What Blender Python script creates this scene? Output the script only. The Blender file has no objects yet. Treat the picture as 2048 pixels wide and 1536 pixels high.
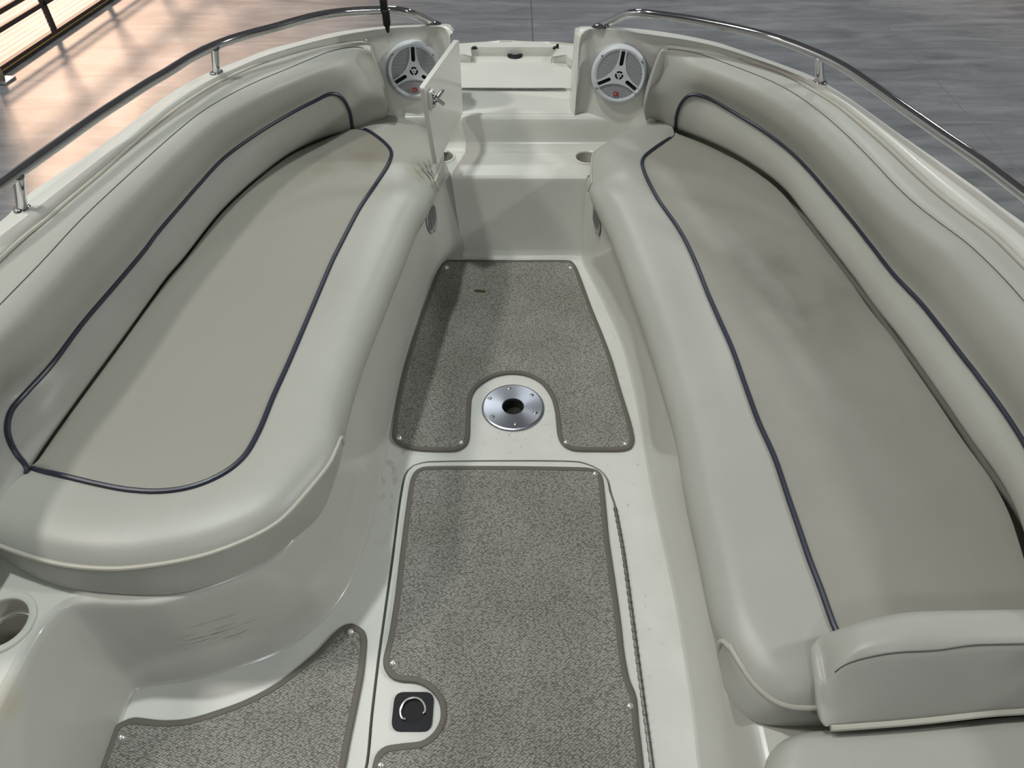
import bpy, bmesh, math, random
from mathutils import Vector, Matrix
from mathutils.bvhtree import BVHTree
from mathutils.geometry import delaunay_2d_cdt

# Metres: X to starboard (right), Y towards the bow, Z up; the cockpit sole is z = 0.
DATA = {
    'seatL_crease': [(-0.4306,2.3597,0.388),(-0.4557,2.3456,0.388),(-0.5305,2.2971,0.388),(-0.6114,2.2498,0.388),(-0.7008,2.1465,0.388),(-0.7718,1.9939,0.388),(-0.8282,1.8184,0.388),(-0.8663,1.5937,0.388),(-0.8838,1.5129,0.388),(-0.9118,1.289,0.388),(-0.9354,1.1125,0.388),(-0.9525,0.9723,0.388),(-0.957,0.9065,0.388),(-0.9592,0.8528,0.388),(-0.9614,0.804,0.388),(-0.9684,0.6794,0.388),(-0.9808,0.6027,0.388)],
    'seatL_piping': [(-0.5356,2.3,0.39),(-0.4841,2.2868,0.402),(-0.4274,2.2265,0.402),(-0.39,2.1682,0.402),(-0.3774,2.1273,0.402),(-0.3806,2.0603,0.402),(-0.4034,1.9507,0.402),(-0.4343,1.8146,0.402),(-0.4575,1.6573,0.402),(-0.4694,1.5684,0.402),(-0.4859,1.3853,0.402),(-0.5021,1.2051,0.402),(-0.5146,1.0889,0.402),(-0.522,0.9928,0.402),(-0.5342,0.9297,0.402),(-0.5557,0.8933,0.402),(-0.5908,0.8641,0.402),(-0.632,0.8462,0.402),(-0.6827,0.8392,0.402),(-0.7431,0.8439,0.402),(-0.8084,0.8581,0.402),(-0.8983,0.8823,0.402),(-0.9554,0.905,0.39)],
    'seatL_innercrease': [(-0.5365,2.3039,0.388),(-0.6114,2.2498,0.388),(-0.7008,2.1465,0.388),(-0.7718,1.9939,0.388),(-0.8282,1.8184,0.388),(-0.8663,1.5937,0.388),(-0.8838,1.5129,0.388),(-0.9118,1.289,0.388),(-0.9354,1.1125,0.388),(-0.9525,0.9723,0.388),(-0.957,0.9065,0.388)],
    'seatL_outer_bow': [(-0.4817,2.4049,0.378),(-0.3838,2.4158,0.378),(-0.3086,2.3584,0.378),(-0.2616,2.2925,0.378),(-0.2328,2.2095,0.378),(-0.2187,2.1427,0.378)],
    'seatL_low_in': [(-0.2356,2.0522,0.32),(-0.2545,1.8845,0.345),(-0.2701,1.8248,0.345),(-0.2884,1.7002,0.345),(-0.3092,1.5467,0.345),(-0.3282,1.4102,0.345),(-0.3497,1.2571,0.345),(-0.3595,1.1328,0.345),(-0.3626,1.0585,0.345)],
    'seatL_welt': [(-0.3646,0.9559,0.374),(-0.3785,0.9122,0.374),(-0.4032,0.8617,0.374),(-0.4291,0.8112,0.374),(-0.4521,0.7808,0.374),(-0.508,0.7437,0.374),(-0.5639,0.7183,0.374),(-0.6214,0.7028,0.374),(-0.7107,0.6905,0.374),(-0.8056,0.6966,0.374),(-0.8757,0.7131,0.374),(-0.9501,0.7383,0.374),(-1.0418,0.7719,0.374),(-1.1328,0.7999,0.374)],
    'seatL_low_near': [(-0.369,1.0147,0.304),(-0.3751,0.934,0.304),(-0.3877,0.8515,0.304),(-0.4151,0.8148,0.304),(-0.4637,0.7603,0.304),(-0.5203,0.7192,0.304),(-0.5769,0.6909,0.304),(-0.6362,0.6766,0.304),(-0.6844,0.6756,0.304),(-0.7656,0.6807,0.304),(-0.8326,0.6889,0.304),(-0.8765,0.7013,0.304),(-0.9373,0.7266,0.304),(-0.9851,0.7526,0.304),(-1.0937,0.7998,0.304),(-1.1892,0.8288,0.304)],
    'backL_piping': [(-1.0548,0.7672,0.478),(-1.0427,0.8456,0.478),(-1.0233,0.9182,0.478),(-1.0213,1.0236,0.478),(-1.0,1.0588,0.478),(-0.9739,1.1222,0.478),(-0.9591,1.2452,0.478),(-0.9357,1.3863,0.478),(-0.9151,1.5219,0.478),(-0.9077,1.5931,0.478),(-0.8768,1.756,0.482),(-0.8329,1.9413,0.49),(-0.763,2.0732,0.5),(-0.6805,2.1781,0.513),(-0.6114,2.2406,0.525),(-0.557,2.2751,0.53),(-0.4985,2.3002,0.525),(-0.4448,2.3043,0.515),(-0.404,2.2942,0.5)],
    'backL_pipe_line': [(-0.9501,0.8875,0.395),(-0.9624,0.9009,0.405),(-0.9834,0.9192,0.42),(-0.9985,0.9424,0.44),(-1.0028,0.9608,0.455),(-1.0007,0.9887,0.47),(-0.9858,1.0278,0.478),(-0.9694,1.1116,0.478),(-0.9577,1.2419,0.478),(-0.9343,1.3825,0.478),(-0.9137,1.5177,0.478),(-0.9077,1.5931,0.478),(-0.8768,1.756,0.482),(-0.8329,1.9413,0.49),(-0.763,2.0732,0.5),(-0.6805,2.1781,0.513),(-0.6114,2.2406,0.525),(-0.5784,2.2715,0.53),(-0.557,2.2751,0.53),(-0.5356,2.2687,0.52),(-0.5242,2.2662,0.5),(-0.5179,2.2667,0.47),(-0.5252,2.2932,0.397)],
    'backL_stitch': [(-1.0254,0.824,0.642),(-1.0183,0.9692,0.642),(-0.9959,1.1111,0.642),(-0.9758,1.2461,0.642),(-0.9561,1.4077,0.642),(-0.9124,1.6275,0.642),(-0.8781,1.7821,0.642),(-0.8339,1.9327,0.642),(-0.7539,2.0812,0.642),(-0.6579,2.2029,0.642),(-0.562,2.3196,0.642),(-0.4995,2.354,0.642),(-0.4647,2.3502,0.642),(-0.4363,2.3234,0.642)],
    'backL_welt': [(-1.1338,1.0043,0.634),(-1.0863,1.1658,0.634),(-1.0644,1.3009,0.634),(-1.046,1.3865,0.634),(-1.0236,1.4894,0.634),(-0.9986,1.5972,0.634),(-0.9727,1.7223,0.634),(-0.9433,1.8574,0.634),(-0.9138,1.9583,0.634),(-0.858,2.0926,0.634),(-0.8082,2.173,0.634),(-0.7533,2.247,0.634),(-0.6686,2.3358,0.634),(-0.5998,2.3939,0.634),(-0.5133,2.4378,0.634),(-0.4818,2.4297,0.634),(-0.4462,2.39,0.634)],
    'gunL_in': [(-0.1965,2.3752,0.655),(-0.2067,2.4235,0.664),(-0.2442,2.4399,0.664),(-0.2773,2.4374,0.664),(-0.3813,2.4309,0.662),(-0.4824,2.4031,0.658),(-0.5663,2.3661,0.654),(-0.6609,2.3122,0.648),(-0.7486,2.2373,0.644),(-0.8066,2.1728,0.64),(-0.8561,2.0922,0.64),(-0.9126,1.9607,0.64),(-0.9419,1.8594,0.64),(-0.9711,1.7238,0.64),(-0.9967,1.5984,0.64),(-1.0214,1.4904,0.64),(-1.0436,1.3873,0.64),(-1.0618,1.3015,0.64),(-1.0834,1.1662,0.64),(-1.1304,1.0047,0.64)],
    'gunL_crown': [(-0.1867,2.4047,0.665),(-0.1984,2.4272,0.674),(-0.243,2.4348,0.675),(-0.2758,2.4306,0.675),(-0.3792,2.4238,0.673),(-0.48,2.3994,0.67),(-0.5636,2.3636,0.667),(-0.657,2.3083,0.663),(-0.7449,2.238,0.66),(-0.8042,2.179,0.655),(-0.8551,2.1042,0.655),(-0.9157,1.9862,0.655),(-0.9464,1.8884,0.655),(-0.9784,1.7598,0.655),(-1.0059,1.6376,0.655),(-1.0325,1.5325,0.655),(-1.0591,1.4376,0.655),(-1.079,1.3536,0.655),(-1.1072,1.2286,0.655),(-1.1478,1.0505,0.655)],
    'gunL_out': [(-0.1838,2.4342,0.66),(-0.1975,2.46,0.668),(-0.2376,2.465,0.67),(-0.2787,2.4608,0.67),(-0.383,2.4517,0.668),(-0.4859,2.4351,0.665),(-0.5715,2.4046,0.662),(-0.6656,2.346,0.658),(-0.7465,2.2971,0.654),(-0.8149,2.2157,0.65),(-0.8764,2.1543,0.645),(-0.9256,2.0392,0.645),(-0.9599,1.9472,0.645),(-1.0027,1.8165,0.645),(-1.035,1.702,0.645),(-1.0626,1.5944,0.645),(-1.091,1.4993,0.645),(-1.1099,1.4091,0.645),(-1.1414,1.2856,0.645),(-1.19,1.1136,0.645)],
    'gunL_flange': [(-0.193,2.5028,0.65),(-0.2057,2.504,0.655),(-0.2417,2.5082,0.655),(-0.2843,2.51,0.652),(-0.3909,2.5028,0.65),(-0.4964,2.4883,0.646),(-0.5841,2.459,0.643),(-0.6814,2.4034,0.638),(-0.7645,2.355,0.634),(-0.8364,2.2784,0.63),(-0.9143,2.1951,0.626),(-0.9814,2.0706,0.622),(-1.0233,1.9213,0.622),(-1.0441,1.8341,0.622),(-1.0779,1.7266,0.622),(-1.1125,1.6316,0.622),(-1.1436,1.5431,0.622),(-1.1559,1.4281,0.622),(-1.2022,1.3175,0.622),(-1.2741,1.149,0.622)],
    'seatR_crease': [(0.4461,2.3491,0.388),(0.4626,2.3597,0.388),(0.5382,2.2937,0.388),(0.6085,2.2333,0.388),(0.6774,2.1559,0.388),(0.7335,2.0729,0.388),(0.7765,1.9882,0.388),(0.8026,1.9077,0.388),(0.8191,1.8006,0.388),(0.847,1.6315,0.388),(0.8664,1.5067,0.388),(0.8805,1.3924,0.388),(0.8978,1.2995,0.388),(0.9106,1.1951,0.388),(0.9217,1.0945,0.388),(0.9327,0.979,0.388),(0.9461,0.8757,0.388),(0.9441,0.7995,0.388),(0.9273,0.7109,0.388),(0.9011,0.6027,0.388),(0.866,0.5068,0.388)],
    'seatR_piping': [(0.5338,2.2675,0.391),(0.4813,2.1971,0.402),(0.453,2.165,0.402),(0.4131,2.1118,0.402),(0.4001,2.0692,0.402),(0.4025,1.9902,0.402),(0.4216,1.8665,0.402),(0.4527,1.7399,0.402),(0.4667,1.6642,0.402),(0.4783,1.5598,0.402),(0.4866,1.4351,0.402),(0.4951,1.3446,0.402),(0.5055,1.2381,0.402),(0.5099,1.1218,0.402),(0.5147,1.0147,0.402),(0.5246,0.9233,0.402),(0.5269,0.8206,0.402),(0.5286,0.756,0.402),(0.5303,0.6863,0.402),(0.5338,0.6308,0.402),(0.5365,0.5625,0.402),(0.546,0.5189,0.402),(0.5519,0.475,0.402)],
    'seatR_innercrease': [(0.5372,2.2868,0.388),(0.6085,2.2333,0.388),(0.6774,2.1559,0.388),(0.7335,2.0729,0.388),(0.7765,1.9882,0.388),(0.8026,1.9077,0.388),(0.8191,1.8006,0.388),(0.847,1.6315,0.388),(0.8664,1.5067,0.388),(0.8805,1.3924,0.388),(0.8978,1.2995,0.388),(0.9106,1.1951,0.388),(0.9217,1.0945,0.388),(0.9327,0.979,0.388),(0.9461,0.8757,0.388),(0.9441,0.7995,0.388),(0.9273,0.7109,0.388),(0.9011,0.6027,0.388),(0.8529,0.4807,0.388)],
    'seatR_outer_bow': [(0.5211,2.394,0.378),(0.4422,2.3619,0.378),(0.3919,2.3338,0.378),(0.3026,2.2323,0.378),(0.261,2.1773,0.378)],
    'seatR_low_in': [(0.243,2.0463,0.32),(0.2492,1.9302,0.345),(0.2686,1.8248,0.345),(0.2884,1.7002,0.345),(0.3105,1.5113,0.345),(0.329,1.3468,0.345),(0.3415,1.1894,0.345),(0.3523,1.0342,0.345),(0.3476,0.8475,0.345),(0.3499,0.7573,0.345),(0.35,0.6686,0.345),(0.351,0.5964,0.345)],
    'seatR_welt': [(0.3669,0.5382,0.374),(0.3768,0.5144,0.374),(0.3846,0.4938,0.374),(0.3965,0.4751,0.374),(0.4152,0.4561,0.374),(0.4358,0.4468,0.374),(0.4589,0.4445,0.374),(0.4916,0.4452,0.374),(0.6138,0.4468,0.374)],
    'seatR_low_near': [(0.359,0.5589,0.304),(0.3611,0.5384,0.304),(0.3605,0.5046,0.304),(0.3661,0.4862,0.304),(0.3786,0.4656,0.304),(0.3943,0.4503,0.304),(0.415,0.4431,0.304),(0.453,0.4408,0.304),(0.5139,0.4408,0.304),(0.638,0.4408,0.304)],
    'backR_piping': [(0.4305,2.3013,0.5),(0.4639,2.3043,0.515),(0.5006,2.2931,0.525),(0.5689,2.2715,0.53),(0.6134,2.2536,0.527),(0.6821,2.1806,0.515),(0.7533,2.0911,0.502),(0.8082,1.9828,0.494),(0.8419,1.8819,0.486),(0.8748,1.7279,0.478),(0.8905,1.6267,0.478),(0.9066,1.4866,0.478),(0.9163,1.4111,0.478),(0.9398,1.3111,0.478),(0.9531,1.2006,0.478),(0.964,1.1041,0.478),(0.9745,1.003,0.478),(0.9777,0.9094,0.478),(0.9675,0.7672,0.478),(0.9476,0.6464,0.478),(0.9176,0.5317,0.478)],
    'backR_pipe_line': [(0.5384,2.2932,0.397),(0.5332,2.2827,0.43),(0.5275,2.2666,0.46),(0.5301,2.2631,0.49),(0.5383,2.2658,0.51),(0.5541,2.2719,0.525),(0.5689,2.2715,0.53),(0.6134,2.2536,0.527),(0.6821,2.1806,0.515),(0.7533,2.0911,0.502),(0.8082,1.9828,0.494),(0.8419,1.8819,0.486),(0.8748,1.7279,0.478),(0.8905,1.6267,0.478),(0.9066,1.4866,0.478),(0.9163,1.4111,0.478),(0.9398,1.3111,0.478),(0.9531,1.2006,0.478),(0.964,1.1041,0.478),(0.9745,1.003,0.478),(0.9777,0.9094,0.478),(0.9675,0.7672,0.478),(0.9476,0.6464,0.478)],
    'backR_stitch': [(0.4578,2.3121,0.642),(0.4822,2.3425,0.642),(0.5043,2.3348,0.642),(0.5592,2.3121,0.642),(0.6068,2.2712,0.642),(0.737,2.1241,0.642),(0.7912,2.0332,0.642),(0.8314,1.9239,0.642),(0.8625,1.7981,0.642),(0.8877,1.6512,0.642),(0.9027,1.5432,0.642),(0.9201,1.4622,0.642),(0.947,1.3824,0.642),(0.9727,1.3113,0.642),(0.9918,1.2107,0.642),(1.0003,1.1263,0.642),(1.0065,0.9434,0.642),(0.9938,0.7803,0.642),(0.966,0.652,0.642)],
    'backR_welt': [(0.4792,2.3782,0.634),(0.4931,2.3979,0.634),(0.517,2.4097,0.634),(0.5626,2.3979,0.634),(0.6042,2.3743,0.634),(0.6702,2.2982,0.634),(0.7967,2.1799,0.634),(0.8507,2.0667,0.634),(0.8954,1.9703,0.634),(0.9269,1.8519,0.634),(0.9532,1.735,0.634),(0.9739,1.618,0.634),(0.9919,1.5258,0.634),(1.0154,1.4399,0.634),(1.0475,1.341,0.634),(1.0595,1.2568,0.634),(1.0802,1.0746,0.634),(1.08,0.8774,0.634),(1.0543,0.7248,0.634)],
    'gunR_in': [(0.2085,2.3674,0.655),(0.2198,2.4073,0.664),(0.2597,2.4154,0.664),(0.3078,2.4073,0.664),(0.3748,2.4006,0.662),(0.4629,2.378,0.66),(0.5703,2.3364,0.655),(0.6647,2.286,0.648),(0.7934,2.1751,0.642),(0.8488,2.0663,0.64),(0.8934,1.9697,0.64),(0.9255,1.8539,0.64),(0.9516,1.7365,0.64),(0.972,1.6192,0.64),(0.9898,1.5268,0.64),(1.0132,1.4408,0.64),(1.045,1.3417,0.64),(1.0568,1.2574,0.64),(1.0771,1.075,0.64),(1.0765,0.8777,0.64),(1.0507,0.7251,0.64)],
    'gunR_crown': [(0.2023,2.4047,0.665),(0.2134,2.415,0.674),(0.2528,2.4184,0.675),(0.2823,2.4143,0.675),(0.3501,2.4015,0.673),(0.4378,2.3755,0.67),(0.5473,2.3402,0.667),(0.6403,2.2932,0.663),(0.7711,2.1789,0.658),(0.8559,2.0714,0.655),(0.9057,1.9499,0.655),(0.9383,1.8405,0.655),(0.9647,1.7288,0.655),(0.9874,1.621,0.655),(1.0112,1.5259,0.655),(1.0339,1.4417,0.655),(1.0535,1.3592,0.655),(1.0702,1.2858,0.655),(1.0949,1.1242,0.655),(1.1092,0.9492,0.655),(1.0953,0.8124,0.655)],
    'gunR_out': [(0.2018,2.4424,0.66),(0.2126,2.4455,0.668),(0.2474,2.4463,0.67),(0.3146,2.436,0.67),(0.3764,2.4352,0.668),(0.4675,2.4168,0.665),(0.5556,2.3846,0.662),(0.639,2.3441,0.658),(0.7859,2.2144,0.652),(0.8756,2.1306,0.645),(0.9281,2.011,0.645),(0.9638,1.9061,0.645),(0.9952,1.803,0.645),(1.0362,1.6798,0.645),(1.0725,1.5671,0.645),(1.09,1.51,0.645),(1.1031,1.4575,0.645),(1.1249,1.3895,0.645),(1.1582,1.2336,0.645),(1.1812,1.062,0.645),(1.1735,0.9277,0.645)],
    'hookL': [(-0.3548,1.0118,0.335),(-0.3532,1.0133,0.35),(-0.357,1.0129,0.362),(-0.3605,0.9899,0.37),(-0.3648,0.9573,0.374)],
    'hookR': [(0.3478,0.5575,0.335),(0.3459,0.5587,0.35),(0.3499,0.5585,0.362),(0.3579,0.5513,0.37),(0.3669,0.5382,0.374)],
    'railL': [(-1.1298,1.1787,0.745),(-1.1022,1.2727,0.745),(-1.07,1.3719,0.745),(-1.048,1.4595,0.745),(-1.0234,1.5496,0.745),(-0.9879,1.6847,0.745),(-0.9505,1.7964,0.745),(-0.926,1.8706,0.745),(-0.8969,1.9352,0.745),(-0.8708,2.0175,0.745),(-0.8295,2.0962,0.745),(-0.7978,2.1381,0.745),(-0.7537,2.1811,0.745),(-0.6819,2.2368,0.745),(-0.6259,2.2905,0.745),(-0.5476,2.3422,0.745),(-0.4635,2.3625,0.745),(-0.3759,2.3736,0.744),(-0.3399,2.3765,0.743),(-0.3186,2.3829,0.735),(-0.295,2.4192,0.712),(-0.2543,2.4596,0.675),(-0.2477,2.469,0.667)],
    'railR': [(0.2747,2.4482,0.667),(0.3086,2.4267,0.69),(0.3452,2.3822,0.728),(0.3602,2.3645,0.74),(0.3795,2.3531,0.744),(0.422,2.3341,0.745),(0.5052,2.3023,0.745),(0.6318,2.233,0.745),(0.7456,2.1487,0.745),(0.8338,2.0388,0.745),(0.8783,1.9553,0.745),(0.9111,1.8531,0.745),(0.9397,1.7527,0.745),(0.9675,1.6594,0.745),(0.9922,1.5726,0.745),(1.0244,1.4701,0.745),(1.053,1.3429,0.745),(1.0815,1.229,0.745),(1.1057,1.1154,0.745)],
    'postsL': [(-1.1011,1.4383,0.652),(-1.0509,1.4118,0.745),(-0.8607,2.1478,0.658),(-0.8207,2.0893,0.745)],
    'postsR': [(0.8795,2.0845,0.655),(0.8332,2.0322,0.745)],
    'railEndL': [(-0.2514,2.4595,0.672)],
    'railEndR': [(0.2786,2.4252,0.674)],
    'clip': [(-0.3419,2.3049,0.79),(-0.356,2.3828,0.7)],
    'carpet_bow': [(-0.2247,2.114,0.0),(-0.007,2.1125,0.0),(0.2035,2.1111,0.0),(0.221,2.0823,0.0),(0.2366,2.0013,0.0),(0.26,1.8583,0.0),(0.2838,1.7331,0.0),(0.3039,1.6112,0.0),(0.3172,1.4887,0.0),(0.3318,1.3695,0.0),(0.3351,1.3004,0.0),(0.3235,1.2705,0.0),(0.2993,1.26,0.0),(0.2343,1.2592,0.0),(0.1648,1.2618,0.0),(0.1377,1.2799,0.0),(0.1262,1.3129,0.0),(0.1222,1.4016,0.0),(0.1116,1.4617,0.0),(0.0835,1.5161,0.0),(0.0432,1.5451,0.0),(-0.0075,1.5535,0.0),(-0.0535,1.5409,0.0),(-0.0975,1.5025,0.0),(-0.1159,1.4617,0.0),(-0.1181,1.3883,0.0),(-0.1172,1.3129,0.0),(-0.1233,1.2827,0.0),(-0.1456,1.2618,0.0),(-0.1827,1.2583,0.0),(-0.2521,1.2618,0.0),(-0.2994,1.2739,0.0),(-0.323,1.2951,0.0),(-0.3305,1.3201,0.0),(-0.3296,1.4677,0.0),(-0.3191,1.6112,0.0),(-0.2949,1.8073,0.0),(-0.2723,1.9554,0.0),(-0.2549,2.0681,0.0),(-0.2432,2.1024,0.0)],
    'carpet_hatch': [(-0.2636,1.1594,0.005),(-0.2532,1.1887,0.005),(-0.2305,1.2019,0.005),(-0.0424,1.2036,0.005),(0.1958,1.1986,0.005),(0.2255,1.1887,0.005),(0.2357,1.1691,0.005),(0.2366,1.0827,0.005),(0.2359,0.983,0.005),(0.2404,0.8541,0.005),(0.2427,0.762,0.005),(0.243,0.6908,0.005),(0.2481,0.6386,0.005),(0.2578,0.603,0.005),(0.2568,0.5419,0.005),(0.2566,0.4658,0.005),(0.2532,0.3923,0.005),(0.2295,0.3673,0.005),(-0.0037,0.3632,0.005),(-0.2463,0.3673,0.005),(-0.2702,0.3923,0.005),(-0.2733,0.4442,0.005),(-0.2686,0.4869,0.005),(-0.2535,0.5027,0.005),(-0.2199,0.5088,0.005),(-0.1793,0.514,0.005),(-0.1566,0.5317,0.005),(-0.1452,0.5586,0.005),(-0.1504,0.5892,0.005),(-0.1699,0.6139,0.005),(-0.2002,0.6301,0.005),(-0.2327,0.6333,0.005),(-0.2558,0.6407,0.005),(-0.2725,0.6612,0.005),(-0.2769,0.6835,0.005),(-0.2714,0.7298,0.005),(-0.2681,0.8201,0.005),(-0.2678,0.9495,0.005),(-0.2665,1.0827,0.005)],
    'carpet_left': [(-0.3579,0.7644,0.0),(-0.3291,0.7479,0.0),(-0.3199,0.7247,0.0),(-0.317,0.6482,0.0),(-0.3199,0.5911,0.0),(-0.3248,0.5166,0.0),(-0.3271,0.4673,0.0),(-0.3307,0.4106,0.0),(-0.3515,0.3767,0.0),(-0.5853,0.3726,0.0),(-0.7792,0.3767,0.0),(-0.8067,0.4106,0.0),(-0.8075,0.4673,0.0),(-0.8071,0.5105,0.0),(-0.8074,0.5407,0.0),(-0.7954,0.5525,0.0),(-0.7739,0.5609,0.0),(-0.7156,0.5554,0.0),(-0.6643,0.5584,0.0),(-0.6159,0.5724,0.0),(-0.5511,0.5982,0.0),(-0.4887,0.6375,0.0),(-0.4275,0.6975,0.0),(-0.4115,0.7184,0.0),(-0.3964,0.7398,0.0),(-0.3767,0.7601,0.0)],
    'snaps_bow': [(-0.3097,1.3036,0.009),(-0.1384,1.2859,0.009),(0.1472,1.2876,0.009),(0.3082,1.2824,0.009),(-0.225,2.0704,0.009),(0.2023,2.0675,0.009)],
    'snaps_hatch': [(0.2172,1.177,0.014),(-0.2561,0.6715,0.014),(0.2429,0.5818,0.014),(-0.2567,0.4685,0.014)],
    'snaps_left': [(-0.785,0.5222,0.009),(-0.358,0.7448,0.009)],
    'lid': [(-0.2813,1.1615,0.0),(-0.2763,1.1908,0.0),(-0.2584,1.2124,0.0),(-0.2233,1.2225,0.0),(-0.0187,1.2259,0.0),(0.1778,1.2225,0.0),(0.2267,1.1991,0.0),(0.2467,1.1696,0.0),(0.2519,1.1264,0.0),(0.2592,1.0861,0.0),(0.2674,0.9525,0.0),(0.2704,0.7644,0.0),(0.2719,0.6195,0.0),(0.2741,0.4673,0.0),(0.2741,0.3602,0.0),(-0.2974,0.3602,0.0),(-0.2829,0.4673,0.0),(-0.2854,0.5674,0.0),(-0.2864,0.6857,0.0),(-0.2853,0.8054,0.0),(-0.284,0.9381,0.0),(-0.2839,1.0861,0.0)],
    'hinge': [(0.2608,1.0758,0.004),(0.268,0.9501,0.004),(0.2708,0.7625,0.004),(0.2723,0.6179,0.004),(0.2744,0.4661,0.004),(0.2726,0.3675,0.004)],
    'plate': [(0.0029,1.4211,0.006),(-0.0871,1.4211,0.006),(0.0921,1.4211,0.006)],
    'plate_screws': [(-0.0088,1.4972,0.008),(0.0616,1.4681,0.008),(0.0707,1.3944,0.008),(0.0111,1.3497,0.008),(-0.0591,1.3793,0.008),(-0.0692,1.4543,0.008)],
    'latch': [(-0.2457,0.6072,0.005),(-0.1696,0.6092,0.005),(-0.241,0.5371,0.005),(-0.1599,0.5351,0.005),(-0.2038,0.5726,0.005)],
    'twig': [(-0.1268,1.9403,0.01),(-0.1101,1.9377,0.01),(-0.0883,1.9351,0.01)],
    'cupR': [(0.2545,2.2996,0.3)],
    'cupL': [(-0.238,2.3063,0.3)],
    'vents': [(-0.272,2.1077,0.1826),(0.268,1.9707,0.2673)],
    'gate': [(-0.2443,2.0192,0.664),(-0.1641,2.36,0.6639),(-0.1465,2.36,0.4247),(-0.2224,2.0762,0.42)],
    'speakers': [(-0.3209,2.375,0.5454),(0.3451,2.375,0.5454)],
    'bolster_welt': [(0.479,0.4083,0.395),(0.5163,0.4105,0.395),(0.6153,0.4179,0.395),(0.7423,0.4306,0.395),(0.7909,0.4336,0.395),(0.9168,0.4443,0.395),(1.0386,0.452,0.395)],
    'bolster_face': [(0.4788,0.4352,0.409),(0.5063,0.4359,0.427),(0.5852,0.4406,0.444),(0.7086,0.4532,0.45),(0.7755,0.4586,0.45),(0.8975,0.4662,0.45),(1.0158,0.4724,0.45)],
    'bolster_stitch': [(0.4842,0.4618,0.427),(0.5037,0.4724,0.47),(0.5605,0.4779,0.496),(0.6342,0.4793,0.505),(0.6861,0.4856,0.508),(0.8395,0.4887,0.508),(0.9915,0.4934,0.508)],
    'bolster_top': [(0.4868,0.468,0.427),(0.4986,0.48,0.465),(0.5244,0.4879,0.491),(0.5817,0.4973,0.508),(0.6266,0.5015,0.514),(0.8075,0.5054,0.514),(0.9966,0.5078,0.514)],
    'pad_edge': [(0.3709,0.3408,0.345),(0.3866,0.3689,0.345),(0.3924,0.3801,0.348),(0.4033,0.393,0.36),(0.419,0.4044,0.37),(0.444,0.414,0.37),(0.4957,0.4178,0.37),(0.6273,0.4238,0.37),(0.8059,0.439,0.37),(1.0136,0.4498,0.37)],
    'notch': [(-0.1806,2.7856,0.43),(-0.1545,2.7856,0.43),(-0.1551,2.8496,0.43),(0.1683,2.8496,0.43),(0.1543,2.7811,0.43),(0.2006,2.7766,0.43),(0.2154,2.7411,0.43)],
    'decklatch': [(0.0114,2.842,0.42)],
    'deckfit': [(-0.1416,2.8524,0.44),(0.1643,2.8524,0.44)],
    'deck_hinge': [(-0.1623,2.5622,0.415),(0.191,2.5542,0.415)],
}
random.seed(7)
C = bpy.context.scene.collection
V = Vector
R = math.radians

# ------------------------------------------------------------------ helpers
def tag(o, label=None, cat=None, group=None, kind=None):
    if label: o['label'] = label
    if cat: o['category'] = cat
    if group: o['group'] = group
    if kind: o['kind'] = kind
    return o

def thing(name, label, cat, loc=(0, 0, 0), group=None):
    o = bpy.data.objects.new(name, None)
    o.empty_display_size = .05
    C.objects.link(o)
    o.location = loc
    return tag(o, label, cat, group)

def obj(name, bm, mat, parent=None, smooth=True, angle=40):
    me = bpy.data.meshes.new(name)
    bmesh.ops.recalc_face_normals(bm, faces=bm.faces[:])
    if parent is not None:
        bm.transform(Matrix.Translation(-V(parent.location)) if parent.parent is None
                     else Matrix.Translation(-V(parent.parent.location)))
    bm.to_mesh(me)
    bm.free()
    if smooth:
        me.polygons.foreach_set('use_smooth', [True] * len(me.polygons))
        try:
            me.set_sharp_from_angle(angle=R(angle))
        except Exception:
            pass
    me.materials.append(mat)
    o = bpy.data.objects.new(name, me)
    C.objects.link(o)
    if parent is not None:
        o.parent = parent
    return o

def vl(pts):
    return [V(p) for p in pts]

def cr(p0, p1, p2, p3, t):
    return .5 * ((2 * p1) + (p2 - p0) * t + (2 * p0 - 5 * p1 + 4 * p2 - p3) * t * t + (3 * p1 - p0 - 3 * p2 + p3) * t ** 3)

def dense(pts, k=12, closed=False):
    pts = vl(pts)
    n = len(pts)
    out = []
    for i in range(n if closed else n - 1):
        if closed:
            a, b, c, d = pts[(i - 1) % n], pts[i], pts[(i + 1) % n], pts[(i + 2) % n]
        else:
            b, c = pts[i], pts[i + 1]
            a = pts[i - 1] if i else b * 2 - c
            d = pts[i + 2] if i + 2 < n else c * 2 - b
        # centripetal-like damping where neighbouring chords differ a lot
        l0, l1, l2 = (b - a).length, (c - b).length, (d - c).length
        if l0 > 1e-6: a = b + (a - b) * min(1, l1 / l0)
        if l2 > 1e-6: d = c + (d - c) * min(1, l1 / l2)
        for j in range(k):
            out.append(cr(a, b, c, d, j / k))
    if not closed:
        out.append(pts[-1])
    return out

def resample(pts, n, closed=False, k=12):
    d = dense(pts, k, closed)
    if closed: d = d + [d[0]]
    acc = [0]
    for i in range(1, len(d)):
        acc.append(acc[-1] + (d[i] - d[i - 1]).length)
    tot = acc[-1]
    out, j = [], 0
    m = n if closed else n - 1
    for i in range(n):
        s = tot * i / m
        while j < len(acc) - 2 and acc[j + 1] < s: j += 1
        seg = acc[j + 1] - acc[j]
        t = (s - acc[j]) / seg if seg > 1e-9 else 0
        out.append(d[j].lerp(d[j + 1], t))
    return out

def smooth_pts(pts, it=2):
    for _ in range(it):
        q = pts[:]
        for i in range(1, len(pts) - 1):
            q[i] = pts[i] * .5 + (pts[i - 1] + pts[i + 1]) * .25
        pts = q
    return pts

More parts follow.
